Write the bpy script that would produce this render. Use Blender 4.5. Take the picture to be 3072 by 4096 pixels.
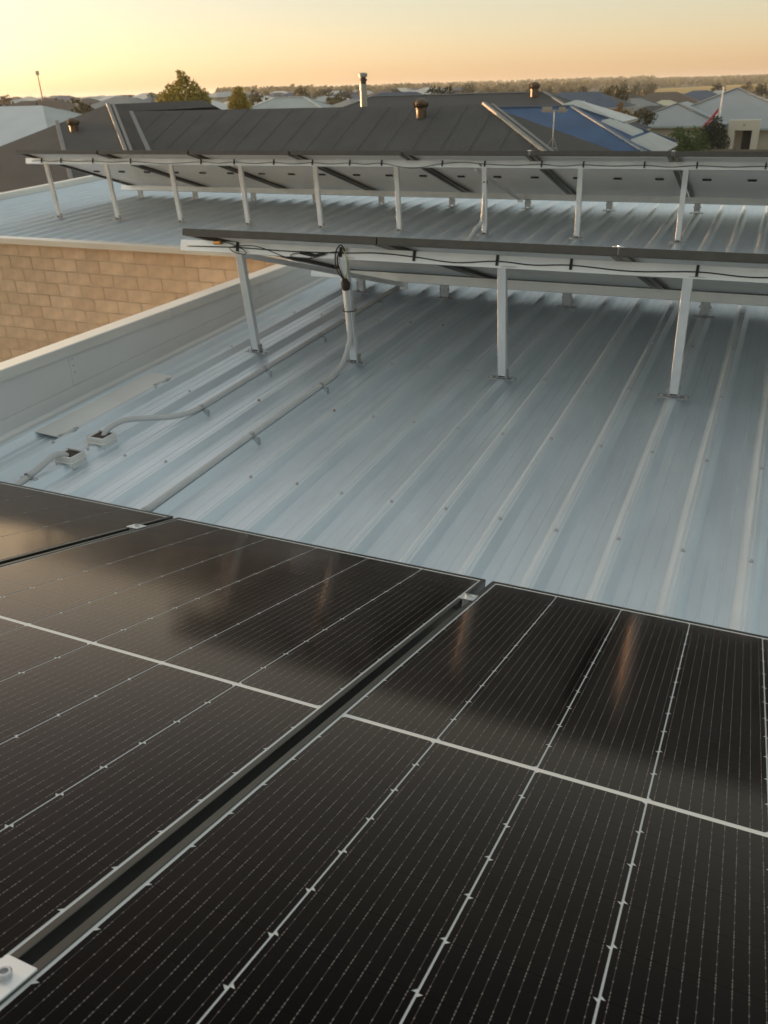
import bpy, bmesh, math, random
from mathutils import Vector, Matrix
random.seed(7)
for o in list(bpy.data.objects): bpy.data.objects.remove(o)
S = bpy.context.scene
COL = S.collection
R = math.radians
# ------------------------------------------------------------------ camera
cd = bpy.data.cameras.new('camera'); cam = bpy.data.objects.new('camera', cd); COL.objects.link(cam)
WR = ((0.912674, 0.407855, -0.026087), (0.163805, -0.423539, -0.890945), (-0.374425, 0.808869, -0.453362))
r0 = Vector(WR[0]).normalized(); r2 = Vector(WR[2]); r2 = (r2 - r0 * r2.dot(r0)).normalized(); r1 = r2.cross(r0)
m = Matrix(((r0.x, -r1.x, -r2.x, 0.607), (r0.y, -r1.y, -r2.y, -2.079), (r0.z, -r1.z, -r2.z, 1.333), (0, 0, 0, 1)))
cam.matrix_world = m
cd.sensor_fit = 'VERTICAL'; cd.sensor_height = 24.0; cd.sensor_width = 18.0
cd.lens = 24.0 * 3332.97 / 4096
cd.clip_start = 0.02; cd.clip_end = 12000
cd.dof.use_dof = True; cd.dof.focus_distance = 1.9; cd.dof.aperture_fstop = 6.5
S.camera = cam
# ------------------------------------------------------------------ sky, sun, exposure
SUN_EL, SUN_AZ = 2.2, -86.0          # azimuth from +Y, clockwise seen from above
w = bpy.data.worlds.new('World'); S.world = w; w.use_nodes = True
nt = w.node_tree; nt.nodes.clear()
sky = nt.nodes.new('ShaderNodeTexSky'); sky.sky_type = 'NISHITA'; sky.sun_disc = False
sky.sun_elevation = R(SUN_EL); sky.sun_rotation = R(SUN_AZ)
sky.altitude = 20; sky.air_density = 0.8; sky.dust_density = 1.5; sky.ozone_density = 5.0
bg = nt.nodes.new('ShaderNodeBackground'); bg.inputs['Strength'].default_value = 0.15
wo = nt.nodes.new('ShaderNodeOutputWorld')
# the phone compressed the twilight contrast: whole sky = soft-compressed Nishita plus its plain aureole and an added sun glow
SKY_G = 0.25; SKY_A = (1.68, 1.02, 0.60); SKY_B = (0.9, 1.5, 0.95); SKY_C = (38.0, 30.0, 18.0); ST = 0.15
def vm(op, a, b):
    n = nt.nodes.new('ShaderNodeVectorMath'); n.operation = op; nt.links.new(a, n.inputs[0])
    if hasattr(b, 'node'): nt.links.new(b, n.inputs[1])
    else: n.inputs[1].default_value = b
    return n.outputs[0]
raw = vm('MULTIPLY', sky.outputs[0], (ST, ST, ST))
gm_ = nt.nodes.new('ShaderNodeGamma'); gm_.inputs[1].default_value = SKY_G; nt.links.new(raw, gm_.inputs[0])
tot = vm('ADD', vm('MULTIPLY', gm_.outputs[0], [k / ST for k in SKY_A]), vm('MULTIPLY', raw, [k / ST for k in SKY_B]))
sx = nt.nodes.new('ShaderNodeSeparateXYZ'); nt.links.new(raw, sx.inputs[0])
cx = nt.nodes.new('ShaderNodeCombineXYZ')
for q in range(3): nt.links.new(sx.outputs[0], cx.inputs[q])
tot = vm('ADD', tot, vm('MULTIPLY', vm('MULTIPLY', cx.outputs[0], cx.outputs[0]), [k / ST for k in SKY_C]))   # extra glow added round the low sun, left of the frame, to lift the rib flanks
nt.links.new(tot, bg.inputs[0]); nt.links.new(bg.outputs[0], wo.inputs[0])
sd = Vector((math.sin(R(SUN_AZ)) * math.cos(R(SUN_EL)), math.cos(R(SUN_AZ)) * math.cos(R(SUN_EL)), math.sin(R(SUN_EL))))
sl = bpy.data.lights.new('sun', 'SUN'); sl.energy = 5.0; sl.angle = R(0.5); sl.color = (1.0, 0.52, 0.24)
so = bpy.data.objects.new('sun', sl); COL.objects.link(so)
so.rotation_euler = sd.to_track_quat('Z', 'Y').to_euler(); so.location = (-20, 0, 30)
S.view_settings.view_transform = 'Standard'; S.view_settings.look = 'None'
S.view_settings.exposure = 0.10; S.view_settings.gamma = 1.0; S.view_settings.use_curve_mapping = False

# ------------------------------------------------------------------ materials
MATS = {}
def mat(name, color, rough=0.6, metal=0.0, coat=0.0, var=0.0, vscale=4.0, bump=0.0, bscale=60.0, stretch=None, rvar=0.0, spec=0.5, coat_rough=0.1):
    m_ = bpy.data.materials.new(name); m_.use_nodes = True
    t = m_.node_tree; b = t.nodes['Principled BSDF']
    b.inputs['Base Color'].default_value = (*color, 1); b.inputs['Roughness'].default_value = rough
    b.inputs['Metallic'].default_value = metal; b.inputs['Specular IOR Level'].default_value = spec
    b.inputs['Coat Weight'].default_value = coat; b.inputs['Coat Roughness'].default_value = coat_rough
    if var or bump or rvar:
        tc = t.nodes.new('ShaderNodeTexCoord'); mp = t.nodes.new('ShaderNodeMapping')
        t.links.new(tc.outputs['Object'], mp.inputs[0])
        if stretch: mp.inputs['Scale'].default_value = stretch
        n = t.nodes.new('ShaderNodeTexNoise'); n.inputs['Scale'].default_value = vscale; n.inputs['Detail'].default_value = 6
        t.links.new(mp.outputs[0], n.inputs['Vector'])
        if var:
            mx = t.nodes.new('ShaderNodeMixRGB'); mx.inputs[1].default_value = (*[c * (1 - var) for c in color], 1)
            mx.inputs[2].default_value = (*[min(1, c * (1 + var)) for c in color], 1)
            rp = t.nodes.new('ShaderNodeMapRange'); rp.inputs[1].default_value = 0.3; rp.inputs[2].default_value = 0.7
            t.links.new(n.outputs[0], rp.inputs[0]); t.links.new(rp.outputs[0], mx.inputs[0]); t.links.new(mx.outputs[0], b.inputs['Base Color'])
        if rvar:
            rr = t.nodes.new('ShaderNodeMapRange'); rr.inputs[1].default_value = 0.3; rr.inputs[2].default_value = 0.7
            rr.inputs[3].default_value = rough - rvar; rr.inputs[4].default_value = rough + rvar
            t.links.new(n.outputs[0], rr.inputs[0]); t.links.new(rr.outputs[0], b.inputs['Roughness'])
        if bump:
            n2 = t.nodes.new('ShaderNodeTexNoise'); n2.inputs['Scale'].default_value = bscale; n2.inputs['Detail'].default_value = 4
            t.links.new(tc.outputs['Object'], n2.inputs['Vector'])
            bp = t.nodes.new('ShaderNodeBump'); bp.inputs['Strength'].default_value = bump; bp.inputs['Distance'].default_value = 0.01
            t.links.new(n2.outputs[0], bp.inputs['Height']); t.links.new(bp.outputs[0], b.inputs['Normal'])
    MATS[name] = m_
    return m_

def corrugated(name, color, axis, pitch=0.076, var=0.12):
    """roof sheet paint with its fine corrugation as relief"""
    m_ = mat(name, color, 0.7, 0.0, var=var, vscale=1.2, spec=0.15)
    t = m_.node_tree; b = t.nodes['Principled BSDF']
    tc = t.nodes.new('ShaderNodeTexCoord'); wv = t.nodes.new('ShaderNodeTexWave')
    wv.bands_direction = axis; wv.inputs['Scale'].default_value = 2 * math.pi / (20 * pitch)
    t.links.new(tc.outputs['Object'], wv.inputs['Vector'])
    bp = t.nodes.new('ShaderNodeBump'); bp.inputs['Strength'].default_value = 0.7; bp.inputs['Distance'].default_value = 0.012
    t.links.new(wv.outputs['Fac'], bp.inputs['Height']); t.links.new(bp.outputs[0], b.inputs['Normal'])
    return m_

M_ROOF = mat('zincalume_roof', (0.665, 0.735, 0.80), 0.38, 0.48, var=0.05, vscale=5.0, stretch=(3, 0.6, 3), rvar=0.015, bump=0.05, bscale=25)
M_CAP = mat('pale_flashing', (0.72, 0.70, 0.66), 0.36, 0.45, var=0.05, vscale=2.0, rvar=0.05)
M_PAR = mat('parapet_sheet', (0.66, 0.66, 0.66), 0.45, 0.3, var=0.07, vscale=1.5, rvar=0.06)
M_ALU = mat('mill_aluminium', (0.78, 0.79, 0.80), 0.38, 0.75, var=0.06, vscale=9.0, rvar=0.05)
M_STEEL = mat('galvanised_steel', (0.48, 0.49, 0.50), 0.42, 0.8, var=0.15, vscale=40)
M_BOLT = mat('stainless_bolt', (0.55, 0.55, 0.56), 0.3, 0.9)
M_FRAME = mat('black_anodised_frame', (0.085, 0.080, 0.072), 0.36, 0.8, var=0.1, vscale=15)
M_BACK = mat('white_backsheet', (0.62, 0.64, 0.65), 0.14, 0.0, var=0.02, vscale=2)
M_UNDER = mat('pale_underside_sheet', (0.84, 0.84, 0.82), 0.40, 0.0, var=0.05, vscale=2.5, rvar=0.05)
M_BLACK = mat('black_plastic', (0.012, 0.012, 0.012), 0.45)
M_CABLE = mat('black_cable_sheath', (0.014, 0.014, 0.015), 0.38)
M_COND = mat('grey_conduit', (0.50, 0.51, 0.52), 0.42, 0.0, var=0.06, vscale=12)
M_CHAN = mat('dull_channel_sheet', (0.74, 0.735, 0.73), 0.5, 0.3, var=0.06, vscale=3)
M_WHITEP = mat('white_plastic', (0.66, 0.66, 0.65), 0.4, 0.0, var=0.05, vscale=10)
M_SEAL = mat('dark_rubber', (0.035, 0.022, 0.016), 0.7)
M_YEL = mat('green_yellow_earth_wire', (0.45, 0.42, 0.05), 0.5)
M_MORT = mat('mortar', (0.49, 0.38, 0.27), 0.9, var=0.2, vscale=8, bump=0.3, bscale=120)
M_BRICK = [mat('tan_brick_%s' % k, c, 0.85, var=0.13, vscale=9, bump=0.35, bscale=70) for k, c in
           (('light', (0.60, 0.465, 0.34)), ('mid', (0.565, 0.435, 0.315)), ('dark', (0.53, 0.40, 0.285)))]
M_RIDGE = mat('grey_ridge_cap', (0.20, 0.20, 0.20), 0.5, var=0.1)
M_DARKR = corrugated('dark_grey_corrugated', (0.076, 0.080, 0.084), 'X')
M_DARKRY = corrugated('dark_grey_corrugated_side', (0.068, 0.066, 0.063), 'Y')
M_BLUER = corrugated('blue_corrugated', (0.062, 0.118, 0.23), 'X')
M_BLUER_SHADE = corrugated('blue_corrugated_shaded', (0.045, 0.085, 0.18), 'Y')  # hip ends in darker blue: shade of faces turned away is painted in
M_BLUECAP = mat('blue_grey_cap', (0.10, 0.14, 0.20), 0.6)
M_FASC = mat('fascia_paint', (0.40, 0.38, 0.35), 0.6)
M_WALLC = mat('cream_render', (0.55, 0.48, 0.38), 0.8, var=0.06, vscale=2)
M_WALLB = mat('brown_wall', (0.22, 0.16, 0.12), 0.85, var=0.1, vscale=3)
M_GLASS = mat('dark_window_glass', (0.02, 0.022, 0.025), 0.08)
M_FENCE = mat('brown_fence_panel', (0.20, 0.165, 0.125), 0.7, var=0.1, vscale=2)
M_VENT = mat('bronze_vent', (0.12, 0.085, 0.06), 0.38, 0.7, var=0.15, vscale=12)
M_FLUE = mat('flue_steel', (0.36, 0.335, 0.30), 0.42, 0.4, var=0.08, vscale=6)
M_BARK = mat('bark', (0.11, 0.08, 0.055), 0.9, var=0.2, vscale=10)
ROOFS = [mat('roof_%s' % k, c, 0.7, var=0.1, vscale=0.8, spec=0.2) for k, c in
         (('pale_grey', (0.42, 0.46, 0.46)), ('white', (0.62, 0.63, 0.62)), ('dark_grey', (0.075, 0.08, 0.085)), ('brown', (0.13, 0.105, 0.09)),
          ('blue_grey', (0.085, 0.12, 0.18)), ('mid_grey', (0.24, 0.26, 0.27)), ('cream', (0.50, 0.50, 0.38)))]

def leaf_mat(name, a, b_, trans=0.15):
    m_ = bpy.data.materials.new(name); m_.use_nodes = True
    t = m_.node_tree; b = t.nodes['Principled BSDF']
    g = t.nodes.new('ShaderNodeNewGeometry'); mx = t.nodes.new('ShaderNodeMixRGB')
    mx.inputs[1].default_value = (*a, 1); mx.inputs[2].default_value = (*b_, 1)
    t.links.new(g.outputs['Random Per Island'], mx.inputs[0]); t.links.new(mx.outputs[0], b.inputs['Base Color'])
    b.inputs['Roughness'].default_value = 0.7; b.inputs['Specular IOR Level'].default_value = 0.2
    return m_
M_LEAFY = leaf_mat('yellow_green_leaves', (0.24, 0.20, 0.03), (0.40, 0.32, 0.055))
M_LEAFG = leaf_mat('olive_leaves', (0.040, 0.042, 0.014), (0.10, 0.085, 0.028))
M_LEAFD = leaf_mat('dark_green_leaves', (0.014, 0.022, 0.012), (0.04, 0.055, 0.028))
M_LEAFH = leaf_mat('hedge_leaves', (0.05, 0.09, 0.022), (0.11, 0.165, 0.05))
M_LEAFO = leaf_mat('orange_leaves', (0.17, 0.085, 0.015), (0.28, 0.15, 0.03))

def cell_mat():
    """dark silicon cell behind glass; flat print: ten wires with solder pads"""
    m_ = bpy.data.materials.new('solar_cell'); m_.use_nodes = True
    t = m_.node_tree; b = t.nodes['Principled BSDF']; N = t.nodes.new; L = t.links.new
    tc = N('ShaderNodeTexCoord'); sp = N('ShaderNodeSeparateXYZ'); L(tc.outputs['Object'], sp.inputs[0])
    def mth(op, a, b2=None, c=None):
        n = N('ShaderNodeMath'); n.operation = op
        for i, v in enumerate((a, b2, c)):
            if v is None: continue
            if isinstance(v, (int, float)): n.inputs[i].default_value = v
            else: L(v, n.inputs[i])
        return n.outputs[0]
    pitch = 0.182 / 10
    fx = mth('FRACT', mth('DIVIDE', sp.outputs['X'], pitch))        # cell centre is x = 0, wires at half pitches
    dx = mth('MULTIPLY', mth('ABSOLUTE', mth('SUBTRACT', fx, 0.5)), pitch)
    wire = mth('LESS_THAN', dx, 0.00030)
    ay = mth('ABSOLUTE', sp.outputs['Y'])
    near = None
    for k in (0.0425, 0.0375, 0.0310, 0.012):
        q = mth('LESS_THAN', mth('ABSOLUTE', mth('SUBTRACT', ay, k)), 0.0015)
        near = q if near is None else mth('MAXIMUM', near, q)
    pad = mth('MULTIPLY', near, mth('LESS_THAN', dx, 0.0007))
    f1 = N('ShaderNodeMixRGB'); f1.inputs[1].default_value = (0.0018, 0.0015, 0.0018, 1); f1.inputs[2].default_value = (0.085, 0.083, 0.082, 1)
    L(wire, f1.inputs[0])
    f2 = N('ShaderNodeMixRGB'); f2.inputs[2].default_value = (0.16, 0.155, 0.155, 1); L(f1.outputs[0], f2.inputs[1]); L(pad, f2.inputs[0])
    oi = N('ShaderNodeObjectInfo'); geo = N('ShaderNodeNewGeometry'); dn = N('ShaderNodeTexNoise'); dn.inputs['Scale'].default_value = 4.0; dn.inputs['Detail'].default_value = 8; dn.inputs['Roughness'].default_value = 0.65
    L(geo.outputs['Position'], dn.inputs['Vector'])
    dust = mth('MULTIPLY', mth('MAXIMUM', mth('SUBTRACT', dn.outputs[0], 0.47), 0.0), 0.035)
    sp2 = N('ShaderNodeTexNoise'); sp2.inputs['Scale'].default_value = 420; L(geo.outputs['Position'], sp2.inputs['Vector'])
    speck = mth('MULTIPLY', mth('GREATER_THAN', sp2.outputs[0], 0.765), 0.10)
    f3 = N('ShaderNodeMixRGB'); f3.inputs[2].default_value = (0.30, 0.27, 0.24, 1); L(f2.outputs[0], f3.inputs[1]); L(mth('ADD', mth('ADD', dust, speck), mth('MULTIPLY', oi.outputs['Random'], 0.0015)), f3.inputs[0])
    L(f3.outputs[0], b.inputs['Base Color'])
    n = N('ShaderNodeTexNoise'); n.inputs['Scale'].default_value = 3; L(tc.outputs['Object'], n.inputs['Vector'])
    mr = N('ShaderNodeMapRange'); mr.inputs[3].default_value = 0.09; mr.inputs[4].default_value = 0.13; L(n.outputs[0], mr.inputs[0]); L(mr.outputs[0], b.inputs['Roughness'])
    # anti-reflective textured glass over the cell: weak head-on, strong at grazing angles, faint warm interference tint
    b.inputs['Specular IOR Level'].default_value = 0.0
    lw = N('ShaderNodeLayerWeight'); lw.inputs['Blend'].default_value = 0.5
    fz = mth('ADD', mth('MULTIPLY', mth('POWER', lw.outputs['Facing'], 4.1), 0.95), 0.002)
    gl = N('ShaderNodeBsdfGlossy'); gl.inputs['Color'].default_value = (1.0, 0.86, 0.79, 1); L(mr.outputs[0], gl.inputs['Roughness'])
    mxs = N('ShaderNodeMixShader'); L(fz, mxs.inputs[0]); L(b.outputs[0], mxs.inputs[1]); L(gl.outputs[0], mxs.inputs[2])
    L(mxs.outputs[0], t.nodes['Material Output'].inputs['Surface'])
    return m_
M_CELL = cell_mat()

# ------------------------------------------------------------------ mesh helpers
class MB:
    def __init__(s): s.v = []; s.f = []; s.mi = []
    def add(s, vs, fs, mi=0):
        o = len(s.v); s.v += [tuple(v) for v in vs]; s.f += [tuple(o + i for i in f) for f in fs]; s.mi += [mi] * len(fs); return s
    def box(s, x0, x1, y0, y1, z0, z1, mi=0, M=None):
        vs = [Vector(p) for p in ((x0, y0, z0), (x1, y0, z0), (x1, y1, z0), (x0, y1, z0), (x0, y0, z1), (x1, y0, z1), (x1, y1, z1), (x0, y1, z1))]
        if M is not None: vs = [M @ v for v in vs]
        return s.add(vs, ((0, 3, 2, 1), (4, 5, 6, 7), (0, 1, 5, 4), (1, 2, 6, 5), (2, 3, 7, 6), (3, 0, 4, 7)), mi)
    def bar(s, a, b, w_, h, up=(0, 0, 1), mi=0):
        a = Vector(a); b = Vector(b); d = (b - a).normalized(); u = Vector(up); sx = d.cross(u)
        if sx.length < 1e-4: sx = Vector((1, 0, 0))
        sx.normalize(); u = sx.cross(d); vs = []
        for p in (a, b):
            for i, j in ((-1, -1), (1, -1), (1, 1), (-1, 1)): vs.append(p + sx * w_ / 2 * i + u * h / 2 * j)
        return s.add(vs, ((0, 1, 2, 3), (7, 6, 5, 4), (0, 4, 5, 1), (1, 5, 6, 2), (2, 6, 7, 3), (3, 7, 4, 0)), mi)
    def tube(s, pts, r, n=10, mi=0, radii=None, cap=True):
        pts = [Vector(p) for p in pts]; vs = []; fs = []; prev = None
        for k, p in enumerate(pts):
            d = (pts[min(k + 1, len(pts) - 1)] - pts[max(k - 1, 0)]).normalized()
            if prev is None:
                a = Vector((0, 0, 1)) if abs(d.z) < 0.9 else Vector((1, 0, 0)); a = (a - d * a.dot(d)).normalized()
            else: a = (prev - d * prev.dot(d)).normalized()
            prev = a; b = d.cross(a); rr = radii[k] if radii else r
            for i in range(n):
                t = 2 * math.pi * i / n; vs.append(p + (a * math.cos(t) + b * math.sin(t)) * rr)
        for k in range(len(pts) - 1):
            for i in range(n):
                j = (i + 1) % n; fs.append((k * n + i, k * n + j, (k + 1) * n + j, (k + 1) * n + i))
        if cap: fs.append(tuple(range(n - 1, -1, -1))); q = (len(pts) - 1) * n; fs.append(tuple(q + i for i in range(n)))
        return s.add(vs, fs, mi)
    def poly(s, pts, mi=0): return s.add(pts, (tuple(range(len(pts))),), mi)
    def slab(s, pts, th, mi=0):
        """thick polygon sheet: pts is the top face"""
        pts = [Vector(p) for p in pts]; n = len(pts); dn = Vector((0, 0, -th)); vs = pts + [p + dn for p in pts]
        fs = [tuple(range(n)), tuple(range(2 * n - 1, n - 1, -1))] + [(i, n + i, n + (i + 1) % n, (i + 1) % n) for i in range(n)]
        return s.add(vs, fs, mi)
    def lathe(s, prof, n=16, c=(0, 0, 0), mi=0):
        vs = []; fs = []
        for r_, z in prof:
            for i in range(n):
                t = 2 * math.pi * i / n; vs.append((c[0] + r_ * math.cos(t), c[1] + r_ * math.sin(t), c[2] + z))
        for k in range(len(prof) - 1):
            for i in range(n):
                j = (i + 1) % n; fs.append((k * n + i, k * n + j, (k + 1) * n + j, (k + 1) * n + i))
        fs.append(tuple(range(n - 1, -1, -1))); q = (len(prof) - 1) * n; fs.append(tuple(q + i for i in range(n)))
        return s.add(vs, fs, mi)
    def mesh(s, name, mats, smooth=False):
        me = bpy.data.meshes.new(name); me.from_pydata(s.v, [], s.f)
        for m_ in (mats if isinstance(mats, (list, tuple)) else [mats]): me.materials.append(m_)
        me.polygons.foreach_set('material_index', s.mi)
        if smooth: me.polygons.foreach_set('use_smooth', [True] * len(s.f))
        me.update(); return me
def smooth_by_angle(me, ang=35):
    me.polygons.foreach_set('use_smooth', [True] * len(me.polygons))
    bm = bmesh.new(); bm.from_mesh(me); lim = R(ang)
    for e in bm.edges:
        e.smooth = len(e.link_faces) == 2 and e.calc_face_angle(0) < lim
    bm.to_mesh(me); bm.free()
def bevel(me, wd, seg=1):
    bm = bmesh.new(); bm.from_mesh(me); bmesh.ops.remove_doubles(bm, verts=bm.verts, dist=1e-6)
    es = [e for e in bm.edges if len(e.link_faces) == 2 and e.calc_face_angle(0) > R(30)]
    bmesh.ops.bevel(bm, geom=es, offset=wd, segments=seg, affect='EDGES', profile=0.6); bm.to_mesh(me); bm.free()

def link(name, me, parent=None, loc=None, kind=None):
    o = bpy.data.objects.new(name, me); COL.objects.link(o)
    if parent is not None: o.parent = parent
    if loc is not None: o.location = loc
    if kind: o['kind'] = kind
    return o
def part(name, mb, mats, parent=None, smooth=False, bev=0, loc=None, kind=None, ang=None):
    me = mb.mesh(name, mats, smooth)
    if bev: bevel(me, bev)
    if ang: smooth_by_angle(me, ang)
    return link(name, me, parent, loc, kind)
def tag(o, label, cat, group=None):
    o['label'] = label; o['category'] = cat
    if group: o['group'] = group
    return o
def thing(name, label, cat, loc=(0, 0, 0), rot=None, group=None):
    o = bpy.data.objects.new(name, None); COL.objects.link(o); o.location = loc; o.empty_display_size = 0.2
    if rot: o.rotation_euler = rot
    return tag(o, label, cat, group)
def copy_thing(root, loc=None, rz=None, label=None, group=None, scale=None):
    r = root.copy(); COL.objects.link(r)
    if loc is not None: r.location = loc
    if rz is not None: r.rotation_euler.z = rz
    if scale is not None: r.scale = scale
    if label: r['label'] = label
    if group: r['group'] = group
    for ch in list(root.children):
        c = ch.copy(); COL.objects.link(c); c.parent = r
        for g in list(ch.children):
            d = g.copy(); COL.objects.link(d); d.parent = c
    return r
def shift(mb, L):
    mb.v = [(x - L[0], y - L[1], z - L[2]) for x, y, z in mb.v]; return mb

# ================================================================== LARGE STRUCTURE
SL = math.tan(R(2.0)); H0 = 0.13
def rz(y, dz=0.0): return -H0 + SL * y + dz          # pan height of the metal roof
RP, RX0, RH = 0.2131, 0.4985, 0.030                     # rib pitch, one rib centre, rib height
# ---- terrain: one sheet with the gentle dip and the hill on the right
def ground_z(x, y):
    r = math.hypot(x - 0.6, y + 2.0); az = math.degrees(math.atan2(x - 0.6, y + 2.0))
    right = min(1, max(0, (az + 30) / 12))
    def sm(a, b, t): t = min(1, max(0, (t - a) / (b - a))); return t * t * (3 - 2 * t)
    zr_ = -3.5 - 2.3 * sm(40, 100, r) + 1.5 * sm(300, 620, r) + 5.5 * sm(560, 1500, r)
    zl = -3.5 + 3.2 * sm(200, 700, r) + 1.0 * sm(700, 2500, r)
    return zl + (zr_ - zl) * right
g = MB(); rs = [0, 6, 12, 20, 30, 42, 56, 75, 100, 135, 180, 240, 320, 420, 520, 620, 750, 950, 1250, 1700, 2500, 4000, 7000]; NA = 120
g.v.append((0.6, -2, -3.5))
for r_ in rs[1:]:
    for i in range(NA):
        a = 2 * math.pi * i / NA; x = 0.6 + r_ * math.sin(a); y = -2 + r_ * math.cos(a); g.v.append((x, y, ground_z(x, y)))
for i in range(NA): g.f.append((0, 1 + (i + 1) % NA, 1 + i)); g.mi.append(0)
for k in range(len(rs) - 2):
    for i in range(NA):
        j = (i + 1) % NA; a = 1 + k * NA; b = a + NA; g.f.append((a + i, a + j, b + j, b + i)); g.mi.append(0)
M_GROUND = mat('dry_grass_ground', (0.12, 0.10, 0.05), 0.95, var=0.35, vscale=0.02)
part('ground', g, M_GROUND, kind='structure', smooth=True)

# ---- building with the metal roof
BLD = thing('brick_building', 'tan brick building under a ribbed metal roof with a pale parapet', 'building', (0, 0, 0))
def roof_sheet(x0, x1, y0, y1, n=6):
    """trapezoidal sheeting: ribs, pans with two small swages, laps beside every fourth rib"""
    pr = []; k0 = math.ceil((x0 - RX0 + 0.05) / RP); k1 = math.floor((x1 - RX0 - 0.05) / RP)
    pr.append((x0, 0))
    for k in range(k0, k1 + 1):
        c = RX0 + k * RP
        pr += [(c - 0.0425, 0), (c - 0.0405, 0.0012), (c - 0.0165, RH - 0.0015), (c - 0.0140, RH), (c - 0.0035, RH), (c - 0.002, RH + 0.0018), (c + 0.002, RH + 0.0018),
               (c + 0.0035, RH), (c + 0.0140, RH), (c + 0.0165, RH - 0.0015), (c + 0.0415, 0.0012), (c + 0.0435, 0)]
        if k % 4 == 0: pr += [(c + 0.0465, 0.0006), (c + 0.047, -0.0010)]
        if k < k1:
            for s_ in (-0.0255, 0.0255):
                q = c + RP / 2 + s_; pr += [(q - 0.005, 0), (q - 0.002, 0.0022), (q + 0.002, 0.0022), (q + 0.005, 0)]
    pr.append((x1, 0)); mb = MB(); vs = []; fs = []
    ys = [y0 + (y1 - y0) * i / n for i in range(n + 1)]
    for y in ys:
        for x, z in pr: vs.append((x, y, rz(y, z)))
    m_ = len(pr)
    for i in range(n):
        for j in range(m_ - 1): fs.append((i * m_ + j, i * m_ + j + 1, (i + 1) * m_ + j + 1, (i + 1) * m_ + j))
    return mb.add(vs, fs)
YG = 4.45
roof_a = part('metal_roof', roof_sheet(-2.60, 5.2, -4.5, YG, 10), M_ROOF, BLD, ang=12)
roof_b = part('metal_roof', roof_sheet(-9.12, 5.2, YG + 0.003, 9.6, 6), M_ROOF, BLD, ang=12)
# parapet: sheet faced upstand on the west edge with a folded level cap
pb = MB(); pb.box(-2.705, -2.60, -4.5, YG - 0.12, -3.4, 0.168)
PAR = part('parapet', pb, M_PAR, BLD)
for y in (-3.1, -0.7, 1.05, 2.9):
    jm = MB(); jm.box(-2.5995, -2.5982, y, y + 0.05, rz(y, .09), 0.155); part('sheet_joint', jm, M_PAR, BLD)
    for q in range(3):
        rv = MB(); rv.lathe([(.006, 0), (.005, .0015), (.002, .0025)], 8); rv.v = [(-2.5982 + z_, y + .025 + x_, 0.06 + .035 * q + y_) for x_, y_, z_ in rv.v]; part('rivet', rv, M_BOLT, BLD)
cp = MB()
for (ya, yb) in ((-4.5, -0.9), (-0.897, 1.9), (1.903, YG - 0.12)):   # cap lengths butted end to end
    prof = [(-2.735, 0.150), (-2.735, 0.189), (-2.729, 0.193), (-2.592, 0.207), (-2.586, 0.203), (-2.586, 0.155), (-2.588, 0.155), (-2.588, 0.200), (-2.727, 0.189), (-2.7335, 0.187), (-2.7335, 0.150)]
    n_ = len(prof); vs = [(x, ya, z) for x, z in prof] + [(x, yb, z) for x, z in prof]
    cp.add(vs, [(i, (i + 1) % n_, n_ + (i + 1) % n_, n_ + i) for i in range(n_)] + [tuple(range(n_ - 1, -1, -1)), tuple(range(n_, 2 * n_))])
part('parapet_cap', cp, M_CAP, BLD)
fl = MB()                                               # tray flashing where parapet and pans meet
for ya, yb in ((-4.5, YG - 0.12),):
    prof = [(-2.5985, 0.085), (-2.596, 0.085), (-2.590, 0.020), (-2.575, 0.006), (-2.47, 0.0045), (-2.47, 0.0025), (-2.5985, 0.0025)]
    n_ = len(prof); vs = [(x, ya, rz(ya, z)) for x, z in prof] + [(x, yb, rz(yb, z)) for x, z in prof]
    fl.add(vs, [(i, (i + 1) % n_, n_ + (i + 1) % n_, n_ + i) for i in range(n_)] + [tuple(range(n_ - 1, -1, -1)), tuple(range(n_, 2 * n_))])
part('tray_flashing', fl, M_PAR, BLD)
# roof screws on the rib crests, one part each
sm_ = MB(); sm_.lathe([(0.008, 0), (0.008, 0.0015), (0.0055, 0.002), (0.0055, 0.007), (0.0035, 0.0085)], 8)
SCREW = sm_.mesh('roof_screw', M_BOLT)
M_RUST = mat('rusty_screw', (0.30, 0.20, 0.12), 0.7)
SCREW_R = sm_.mesh('roof_screw_rusty', M_RUST)
for yy in (0.54, 1.29, 2.02, 2.78, 3.53):
    for k in range(-14, 6):
        x = RX0 + k * RP
        if x < -2.45: continue
        y = yy + random.uniform(-0.012, 0.012)
        o = link('roof_screw', SCREW if random.random() < 0.92 else SCREW_R, roof_a, (x + random.uniform(-0.004, 0.004), y, rz(y, RH + 0.001)))
for yy in (5.7, 6.5, 7.3):
    for k in range(-42, 12, 1):
        if (k + int(yy)) % 2: continue
        link('roof_screw', SCREW, roof_b, (RX0 + k * RP, yy, rz(yy, RH + 0.001)))
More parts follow.
